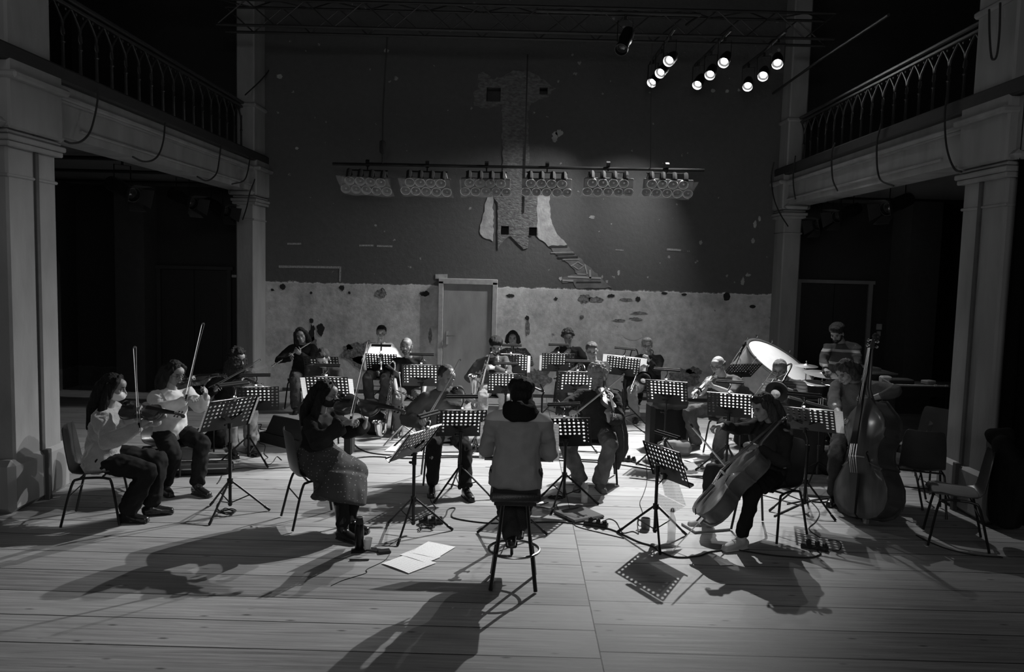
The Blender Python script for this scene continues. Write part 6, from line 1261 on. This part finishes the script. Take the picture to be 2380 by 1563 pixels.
def drum(label, px, py, Y, r, h_, tilt=(.1, 0)):
    c = at(px, py, Y); t = thing('drum', label, 'drum', (c.x, c.y, 0)); M = Matrix.Translation((0, 0, c.z)) @ Matrix.Rotation(tilt[0], 4, 'X')
    MB().lathe([(r*.97, -h_), (r, -h_), (r, 0), (r*.97, 0)], M, 28).build('shell', G('drum_black', .02, .3, coat=.5), t, 40); MB().lathe([(0, .004), (r*.97, .003), (r*.97, 0), (0, -.001)], M, 28).build('drum_head', G('drum_skin_grey', .35, .6), t, 40)
    for zz in (.002, -h_): MB().tube([M @ V((r*1.02*math.cos(k*PI/14), r*1.02*math.sin(k*PI/14), zz)) for k in range(28)], .007, 6, closed=True).build('rim', CHR, t)
    for k in range(3): a_ = 2*PI*k/3+.5; d = V((math.cos(a_), math.sin(a_), 0)); MB().tube([M @ (d*r*.98+V((0, 0, -h_*.6))), d*(r*.9)+V((0, 0, .012))], .009, 6).build('leg', CHR, t)
    return t
drum('snare drum under the larger cymbal', 1895, 892, 10.55, .18, .14); drum('black floor tom beside the drummer', 1990, 905, 10.7, .2, .38); drum('small black drum in front of the drummer', 1935, 893, 10.5, .13, .18)
q = floor_box('amplifier', 'black amplifier box under the cymbals', 'amplifier', 1880, 1000, (.46, .3, .50), -10, BLKM, .02); MB().box((0, -.151, .27), (.40, .006, .36), b=.002).build('grille_cloth', C('grille_cloth', .03), q, 0); MB().box((0, -.152, .475), (.42, .008, .03)).build('control_strip', STE, q, 0)
c = at(2030, 900, 10.6); q = thing('flight_case', 'tall dark case behind the double bass neck, small gear on top', 'case', (c.x, c.y, 0)); MB().box((0, 0, .53), (.42, .4, 1.06), b=.01).build('body', BLKM, q, 20); MB().box((0, -.2, 1.05), (.43, .015, .02)).box((0, 0, 1.065), (.3, .25, .012)).build('metal_edge', STE, q, 0)
q = thing('sound_module', 'small steel gadget lying on the tall dark case', 'device', (c.x, c.y, 1.07)); MB().box((-.05, 0, .02), (.22, .14, .035), b=.005).build('body', STE, q, 20)
# long table with percussion things
c = at(2120, 895, 10.2); tb = thing('table', 'long dark covered table reaching the tall column on the drum side', 'table', (c.x+.05, c.y, 0)); L_ = 1.25
MB().box((0, 0, c.z), (L_, .5, .04), b=.008).build('table_top', BLKM, tb, 20); MB().box((.0, -.252, c.z-.05), (L_, .008, .11)).build('cloth_edge', C('black_cloth', .01), tb, 0)
for i in (-1, 1):
    for j in (-1, 1): MB().tube([(i*.5, j*.2, c.z), (i*.53, j*.22, .01)], .014, 8).build('leg', BLK, tb)
TZ = c.z+.021
def ontable(name, label, cat, px, dx, mat, w_=.1, rz=0, dy=0): x_ = xs(px, 10.15, 885); q = thing(name, label, cat, (x_, 10.15+dy, TZ+dx[2]/2), rz); MB().box((0, 0, 0), dx, b=min(dx)*.2).build('body', mat, q, 30); return q
ontable('wood_block', 'pale wooden block at the near end of the long table', 'percussion', 2058, (.13, .12, .09), G('wood_pale', .3, .5))
ontable('black_case', 'flat black case on the long table', 'case', 2090, (.30, .2, .06), BLKM)
ontable('cloth_bundle', 'crumpled pale cloth on the long table', 'cloth', 2158, (.14, .12, .05), C('pale_rag', .35), rz=20)
for k, (a, b, lb) in enumerate([((2046, 872), (2074, 886), 'pale drumstick resting on the wooden block end'), ((2048, 903), (2172, 888), 'long thin beater lying along the table edge'), ((2178, 897), (2197, 894), 'white-tipped mallet at the column end of the table')]):
    p, q_ = at(*a, 9.93), at(*b, 9.93); 
    if k != 0: p.z = q_.z = TZ+.012
    else: p.z = TZ+.10; q_.z = TZ+.015
    tag(MB().tube([p, q_, q_, q_+(q_-p).normalized()*.03], [.006, .006, .013, .011], 8, dome=.8).build('drumstick', G('stick_wood', .5, .5)), lb, 'drumstick')

# ------------------------------------------------------------------ other stands and gear among the players
mic_stand('slim silver microphone stand beside the bass clarinet', fl(935, 1028), at(928, 868, 10.45), at(912, 858, 10.2))
mic_stand('black microphone stand with boom over the bass drum rim', V((xs(1700, 11.2), 11.2, 0)), at(1698, 880, 11.2), at(1722, 820, 11.35), BLK)
mic_stand('black microphone stand reaching over the trombonist and bassist', V((xs(1905, 8.9), 8.9, 0)), at(1905, 975, 8.9), at(1862, 925, 8.6), BLK)
mic_stand('low black microphone stand by the young trombonist', V((xs(1447, 11.3), 11.3, 0)), at(1447, 905, 11.3), None, BLK)
mic_stand('short stand with clip microphone near the saxophone', fl(1120, 1024), at(1124, 985, 10.4), None, BLK, leg=.2)
t = thing('saxophone', 'small brass horn standing upright on a floor peg in front of the saxophone player', 'saxophone', fl(1105, 1040)); MB().lathe([(.055, .0), (.05, .01), (.03, .05), (.018, .12), (.012, .30), (.008, .36)], None, 18).build('body_tube', BRAS, t)
t = thing('wire_stand', 'bent metal instrument holder standing beside the conductor shoulder', 'stand', (xs(1258, 9.6), 9.6, 0)); c = at(1258, 912, 9.6)
MB().tube([(0, 0, .02), (0, 0, c.z-.05), (.02, 0, c.z)], .012, 8).tube([(.02, 0, c.z), (-.12, 0, c.z+.06)], .013, 8).tube([(.02, 0, c.z), (-.03, 0, c.z+.10)], .009, 8).build('arm', BLK, t)
for k in range(3): a_ = 2*PI*k/3; MB().tube([(0, 0, .15), (.22*math.cos(a_), .22*math.sin(a_), .012)], .009, 6).build('leg', BLK, t)
t = thing('trombone_case', 'long black object lying level before the drum kit, silver edge on top', 'case', (0, 0, 0), M=along(at(1848, 925, 9.3), at(1908, 942, 9.3), (0, 0, 1))); MB().box((.2, 0, -.05), (.62, .22, .10), b=.02).build('body', BLKM, t, 30); MB().box((.2, -.11, .0), (.62, .008, .012)).build('edge', STE, t, 0)
c = at(1905, 960, 9.3); tag(MB().box((c.x-.15, 9.3, (c.z-.08)/2), (.4, .2, c.z-.09), b=.02).build('case_trolley', BLKM), 'dark support box under the long black object before the drum kit', 'box')

# ------------------------------------------------------------------ bags and cases
def softbag(name, label, cat, px, py, d, a, mat, handle=True, nz=.02, z=0):
    p = fl(px, py, z); t = thing(name, label, cat, p, a); mb = MB().box((0, 0, d[2]/2), d, b=min(d)*.3).ell((d[0]*.1, 0, d[2]*.75), (d[0]*.38, d[1]*.45, d[2]*.33)); blob(mb, 'body', mat, t, .014, 5, nz=(nz, 7, 7, 7))
    if handle: MB().tube(smoothpath([(-d[0]*.25, 0, d[2]*.95), (-d[0]*.12, .01, d[2]*1.2), (d[0]*.12, .01, d[2]*1.2), (d[0]*.25, 0, d[2]*.95)], 4), .01, 6).build('handle', BLKM, t)
    return t
BAG = C('bag_black', .014, .7); BAG2 = C('bag_grey', .16)
q = floor_box('suitcase', 'large dark upright suitcase beside the bald trumpeter', 'suitcase', 1548, 1042, (.52, .30, .62), 8, C('suitcase_dark', .016, .6), .05)
softbag('folded_jacket', 'crumpled dark jacket heaped on the suitcase', 'jacket', 1560, 950, (.42, .28, .13), 10, C('jacket_heap', .03), False, .04, z=.60)
softbag('shoulder_bag', 'pale grey shoulder bag with strap on the boards before the suitcase', 'bag', 1570, 1058, (.42, .26, .18), -8, BAG2, True, .03)
softbag('backpack', 'dark backpack behind the bald trumpeter', 'backpack', 1735, 1040, (.34, .26, .42), 0, BAG)
softbag('backpack', 'small dark backpack with grey buckle under the viola neck', 'backpack', 872, 1012, (.30, .2, .30), 12, BAG)
q = floor_box('instrument_case', 'upright black case standing by the bass clarinet legs', 'case', 812, 1055, (.10, .2, .34), 0, BLKM, .02)
softbag('gig_bag', 'tall black gig bag standing against the back wall between the trumpeter and trombonist', 'bag', 1470, 940, (.34, .22, .78), 0, BAG, True, .02)
softbag('bag', 'low dark bag against the back wall under the trombonist stand', 'bag', 1425, 950, (.55, .3, .26), 0, BAG, True, .03)
softbag('backpack', 'black bag slumped behind the cellist chair', 'backpack', 1945, 1105, (.45, .3, .30), -15, BAG)
softbag('bag', 'black bag under the curly haired violinist', 'bag', 505, 1040, (.3, .25, .22), 0, BAG)
q = floor_box('viola_case', 'black instrument case lying flat behind the person in the white sweater', 'case', 450, 1100, (.80, .27, .11), 14, BLKM, .03); MB().box((0, -.138, .075), (.7, .004, .012)).build('zip_edge', STE, q, 0)
q = thing('violin_case', 'open black violin case with raised lid left of the dotted skirt player', 'case', fl(668, 1035), -38); q['label'] = 'open black violin case with raised lid behind the dotted skirt player'
MB().box((0, 0, .012), (.78, .27, .024), b=.01).box((0, -.13, .065), (.78, .012, .13)).box((0, .13, .065), (.78, .012, .13)).box((-.385, 0, .065), (.012, .27, .13)).box((.385, 0, .065), (.012, .27, .13)).build('tray', BLKM, q, 20)
MB().box((0, .19, .24), (.78, .26, .05), Matrix.Translation((0, 0, 0)) @ Matrix.Rotation(1.05, 4, 'X') @ Matrix.Translation((0, -.0, -.15)), b=.015).build('lid', BLKM, q, 20); MB().box((0, 0, .03), (.74, .24, .012), b=.004).build('lining', C('case_lining', .05), q, 20)
q = floor_box('laptop', 'dark closed laptop lying behind the cellist chair', 'laptop', 1905, 1150, (.38, .27, .025), -12, G('laptop_grey', .04, .4), .005)
q = floor_box('laptop', 'closed silver-grey laptop with round stickers by the swing-top bottle', 'laptop', 1640, 1228, (.36, .25, .022), 18, G('laptop_silver', .20, .5), .005)
for k, (x_, y_, r_) in enumerate([(-.08, .02, .028), (.0, -.05, .022), (.06, .03, .03), (-.02, .08, .018)]): MB().lathe([(r_, .022), (r_, .0245), (0, .0245)], Matrix.Translation((x_, y_, 0)), 16).build('sticker', G('sticker_%d' % (k % 2), (.45, .08)[k % 2], .6), q, 0)
q = floor_box('seat_cushion', 'flat dark grey cushion on the boards beside the conductor', 'cushion', 1345, 1200, (.36, .34, .03), 32, G('cushion_grey', .06, .8, bump=.2, bscale=200), .014)
# papers
floor_sheet('printed score page lying on the boards before the white cup, the nearer one', [(893, 1312), (952, 1336), (1012, 1308), (945, 1287)])
floor_sheet('printed score page lying on the boards before the white cup, the farther one', [(960, 1288), (1022, 1300), (1052, 1272), (985, 1258)])
floor_sheet('printed score page lying between the two others before the white cup', [(936, 1292), (996, 1312), (1020, 1294), (958, 1276)])
floor_sheet('blank white sheet on the boards under the silver microphone stand', [(905, 1050), (950, 1052), (952, 1033), (908, 1030)], mat=PAP)
floor_sheet('note paper with a pen lying behind the stool', [(1248, 1178), (1282, 1184), (1300, 1166), (1262, 1160)], mat=PAP)
q = thing('pen', 'dark pen on the note paper behind the stool', 'pen', fl(1265, 1172, .01)); MB().tube([(-.04, -.05, 0), (.04, .05, 0)], .006, 6, dome=.8).build('barrel', RUB, q)
floor_sheet('small torn white paper under the feet of the bald trumpeter', [(1600, 1072), (1620, 1078), (1625, 1068), (1606, 1063)], mat=PAP)
floor_sheet('small slip of white paper in the shadow before the cellist', [(1660, 1300), (1680, 1308), (1698, 1322), (1688, 1303)], mat=PAP)
# bottles, cups
p = fl(835, 1278); t = thing('thermos', 'dark steel thermos flask standing beside the white paper cup', 'thermos', p); MB().lathe([(.034, 0), (.036, .01), (.036, .19), (.030, .215)], None, 24).build('flask', G('thermos_dark', .02, .25, .7), t); MB().lathe([(.031, .215), (.031, .235), (.026, .25), (.026, .262), (.02, .268), (0, .268)], None, 24).build('cap', BLKM, t); MB().lathe([(.024, .266), (.024, .271), (0, .271)], None, 20).build('cap_button', STE, t)
p = fl(844, 1278); p.x += .035; t = thing('paper_cup', 'white paper cup beside the dark thermos', 'cup', p); MB().lathe([(.0, .0), (.026, 0), (.038, .090), (.040, .092), (.037, .089), (.025, .004), (0, .004)], None, 24).build('cup_wall', G('cup_white', .75, .6), t)
floor_box('phone', 'black phone lying next to the paper cup', 'phone', 873, 1281, (.075, .14, .010), 70, PLB, .003); floor_box('wallet', 'dark wallet lying between the phone and the music stand foot', 'wallet', 893, 1285, (.10, .08, .02), 20, PLB, .006); floor_box('tray', 'thin dark mat under the thermos and the cup', 'mat', 846, 1281, (.20, .12, .004), 8, BLKM, .001)
q = thing('pen', 'black marker on the boards in front of the thermos', 'pen', fl(835, 1302, .008)); MB().tube([(-.07, -.01, 0), (.07, .01, 0)], .007, 6, dome=.8).build('barrel', RUB, q)
GLS = bpy.data.materials.new('clear_glass'); GLS.use_nodes = True; gb = GLS.node_tree.nodes['Principled BSDF']; gb.inputs['Base Color'].default_value = (.9, .9, .9, 1); gb.inputs['Roughness'].default_value = .05; gb.inputs['Alpha'].default_value = .32; gb.inputs['Coat Weight'].default_value = .6
def bottle(label, px, py, prof, cap, name='bottle'):
    t = thing(name, label, 'bottle', fl(px, py)); MB().lathe(prof, None, 24).build('glass_body', GLS, t, 60)
    MB().lathe([(0, .004), (prof[1][0]*.9, .004), (prof[1][0]*.9, prof[2][1]*.45), (0, prof[2][1]*.45)], None, 20).build('water', GLS, t, 40); MB().lathe(cap[0], None, 20).build('cap', cap[1], t, 50); return t
bottle('clear drinking bottle with pale lid at the feet of the fair-haired violinist', 1358, 1168, [(0, 0), (.034, 0), (.036, .13), (.036, .145), (.030, .155)], ([(.036, .145), (.038, .15), (.037, .165), (.026, .18), (.024, .20), (0, .203)], G('lid_grey', .35, .5)))
q = bottle('glass swing-top bottle standing under the edge-on stand', 1560, 1258, [(0, 0), (.035, 0), (.036, .17), (.030, .20), (.015, .235), (.014, .26)], ([(.016, .255), (.017, .268), (.010, .285), (0, .287)], STE)); MB().tube([(.017, 0, .25), (.022, 0, .275), (0, 0, .292), (-.022, 0, .275), (-.017, 0, .25)], .0016, 5).build('wire_bail', STE, q)
bottle('small water bottle by the foot of the stand next to the dark bags', 1560, 1066, [(0, 0), (.032, 0), (.033, .10), (.02, .14), (.012, .155)], ([(.014, .15), (.014, .17), (0, .171)], G('lid_grey', .35, .5)))
q = bottle('clear bottle lying on its side behind the person with the white mask', 405, 1085, [(0, 0), (.032, 0), (.033, .14), (.018, .18), (.012, .20)], ([(.014, .195), (.014, .215), (0, .216)], G('lid_white', .6, .5))); q.location.z = .035; q.rotation_euler = (0, math.radians(90), .1)
p = fl(1500, 1230); t = thing('mug', 'grey mug with handle on the boards left of the swing-top bottle', 'mug', p); t['label'] = 'grey mug with handle behind the leg of the edge-on stand'; MB().lathe([(0, 0), (.036, 0), (.041, .02), (.041, .098), (.038, .098), (.037, .02), (0, .012)], None, 24).build('mug_wall', G('mug_glaze', .11, .35, coat=.4), t); MB().tube([(-.039, 0, .08), (-.065, 0, .075), (-.07, 0, .05), (-.06, 0, .028), (-.039, 0, .025)], .006, 8).build('handle', G('mug_glaze', .11, .35, coat=.4), t)
# cables and sockets
def strip_(label, px, py, a): q = floor_box('power_strip', label, 'power strip', px, py, (.22, .06, .04), a, PLB, .008); [MB().tube([(x_, 0, .04), (x_, 0, .04+h_)], .02, 10).tube([(x_, 0, .04+h_), (x_+.01, -.02, .05+h_), (x_+.02, -.06, .01)], .004, 5).build('plug', RUB, q) for x_, h_ in ((-.05, .035), (.02, .03), (.08, .02))]; return q
strip_('black multi-socket with plugs on the boards beside the grey cushion', 1385, 1224, -20); strip_('black multi-socket behind the fair-haired violinist chair', 1457, 1073, -8); strip_('black multi-socket with plugs behind the cellist pale shoe', 1893, 1277, -25); strip_('black socket block beside the steeply turned stand', 1002, 1218, 10); strip_('black socket strip on the boards behind the violinist in the pullover', 1098, 1050, 5)
CB = [('black cable running along the boards behind the dark pullover violinist', [(820, 1030), (840, 1046), (880, 1056), (960, 1060), (1060, 1060), (1150, 1062), (1275, 1063), (1340, 1068), (1440, 1073)], .007),
 ('second black cable running parallel across the stage middle', [(690, 1082), (760, 1072), (820, 1066), (870, 1062), (940, 1066), (1020, 1064), (1100, 1064), (1275, 1070), (1400, 1076), (1500, 1090), (1560, 1102), (1640, 1113)], .007),
 ('thick cable curving past the multi-socket toward the cellist', [(1470, 1074), (1500, 1083), (1540, 1094), (1580, 1106), (1640, 1108), (1700, 1118)], .008),
 ('black cable snaking from the steeply turned stand to the cushion socket', [(1010, 1220), (1035, 1200), (1042, 1184), (1058, 1182), (1050, 1196), (1060, 1206), (1129, 1216), (1200, 1216), (1290, 1214), (1340, 1218), (1378, 1221)], .006),
 ('black cable from the cushion socket past the edge-on stand to the pale shoes', [(1396, 1226), (1428, 1234), (1484, 1260), (1513, 1269), (1541, 1286), (1575, 1296), (1625, 1293), (1653, 1283), (1707, 1279), (1775, 1289), (1822, 1294), (1879, 1297), (1907, 1289), (1900, 1280)], .007),
 ('thin cable looping up from the cushion socket', [(1392, 1219), (1402, 1212), (1417, 1207), (1432, 1214), (1442, 1232), (1450, 1240), (1470, 1236), (1484, 1242)], .004),
 ('thin lamp cable dropping from the edge-on stand with inline switch', [(1500, 1060), (1504, 1114), (1496, 1148), (1487, 1170), (1493, 1193), (1482, 1210), (1484, 1241)], .004),
 ('cable tangle line behind the cellist chair', [(1873, 1142), (1880, 1160), (1904, 1190), (1896, 1213), (1880, 1230), (1905, 1250)], .005),
 ('thin cable looping beside the socket behind the pale shoe', [(1900, 1272), (1920, 1277), (1949, 1280), (1955, 1266), (1943, 1257), (1925, 1256)], .004),
 ('black cable bundle passing between cellist chair and double bass', [(1800, 1200), (1830, 1186), (1862, 1172), (1895, 1162), (1935, 1157), (1955, 1150)], .009),
 ('second black cable between cellist chair and double bass', [(1830, 1172), (1870, 1165), (1910, 1168), (1935, 1162), (1950, 1152)], .007),
 ('black cable around the foot of the chair with the pale seat', [(2130, 1245), (2150, 1256), (2200, 1276), (2260, 1290), (2330, 1297)], .006),
 ('thin cable lying behind the shared stand, reaching the dotted skirt player', [(505, 1125), (511, 1117), (520, 1101), (541, 1092), (572, 1088), (617, 1090), (655, 1088), (700, 1086)], .005),
 ('wavy thin cable beside the stand of the curly haired violinist', [(594, 985), (605, 1012), (602, 1029), (616, 1036), (614, 1054), (623, 1064), (616, 1069), (623, 1081), (635, 1074), (644, 1062), (655, 1070)], .004),
 ('thin cable with plug running to the open violin case', [(596, 988), (608, 987), (605, 997), (616, 1000), (640, 1001), (655, 1000)], .005),
 ('thin cable hanging at the pole of the shared stand', [(540, 1130), (520, 1140), (518, 1160), (506, 1172), (508, 1186), (525, 1192)], .004),
 ('long thin string-like cable trailing toward the hall from the score pages', [(905, 1290), (892, 1305), (853, 1324), (850, 1333), (799, 1349), (770, 1362)], .003),
 ('cable along the foot of the back wall behind the flute player', [(625, 912), (660, 909), (700, 905), (740, 911), (800, 914), (860, 914)], .008),
 ('thin cable from the steeply turned stand coiling past its foot', [(996, 1150), (1003, 1168), (1012, 1180), (1006, 1200), (1002, 1214)], .004),
 ('thin lamp cable beside the grey cushion reaching under the stand', [(1290, 1165), (1300, 1190), (1312, 1206), (1330, 1216), (1345, 1226), (1400, 1240), (1450, 1252)], .004),
 ('black cable in front of the young trombonist stand', [(1455, 1003), (1480, 1002), (1510, 1005)], .005)]
for lb, pts, r in CB: cable(lb, pts, r)
coil('tangle of thin cable at the foot of the shared stand', 528, 1193, 4, .08); coil('tangle of cable by the saxophone player stand', 1090, 1052, 4, .08); coil('tangle of cable beneath the steeply turned stand', 992, 1228, 3, .07); coil('tangle of cable on the socket behind the pale shoe', 1885, 1272, 4, .06); coil('tangle of cable under the fair-haired violinist music stand', 1290, 1160, 3, .07); coil('tangle of black cable behind the cellist', 1870, 1085, 5, .12)
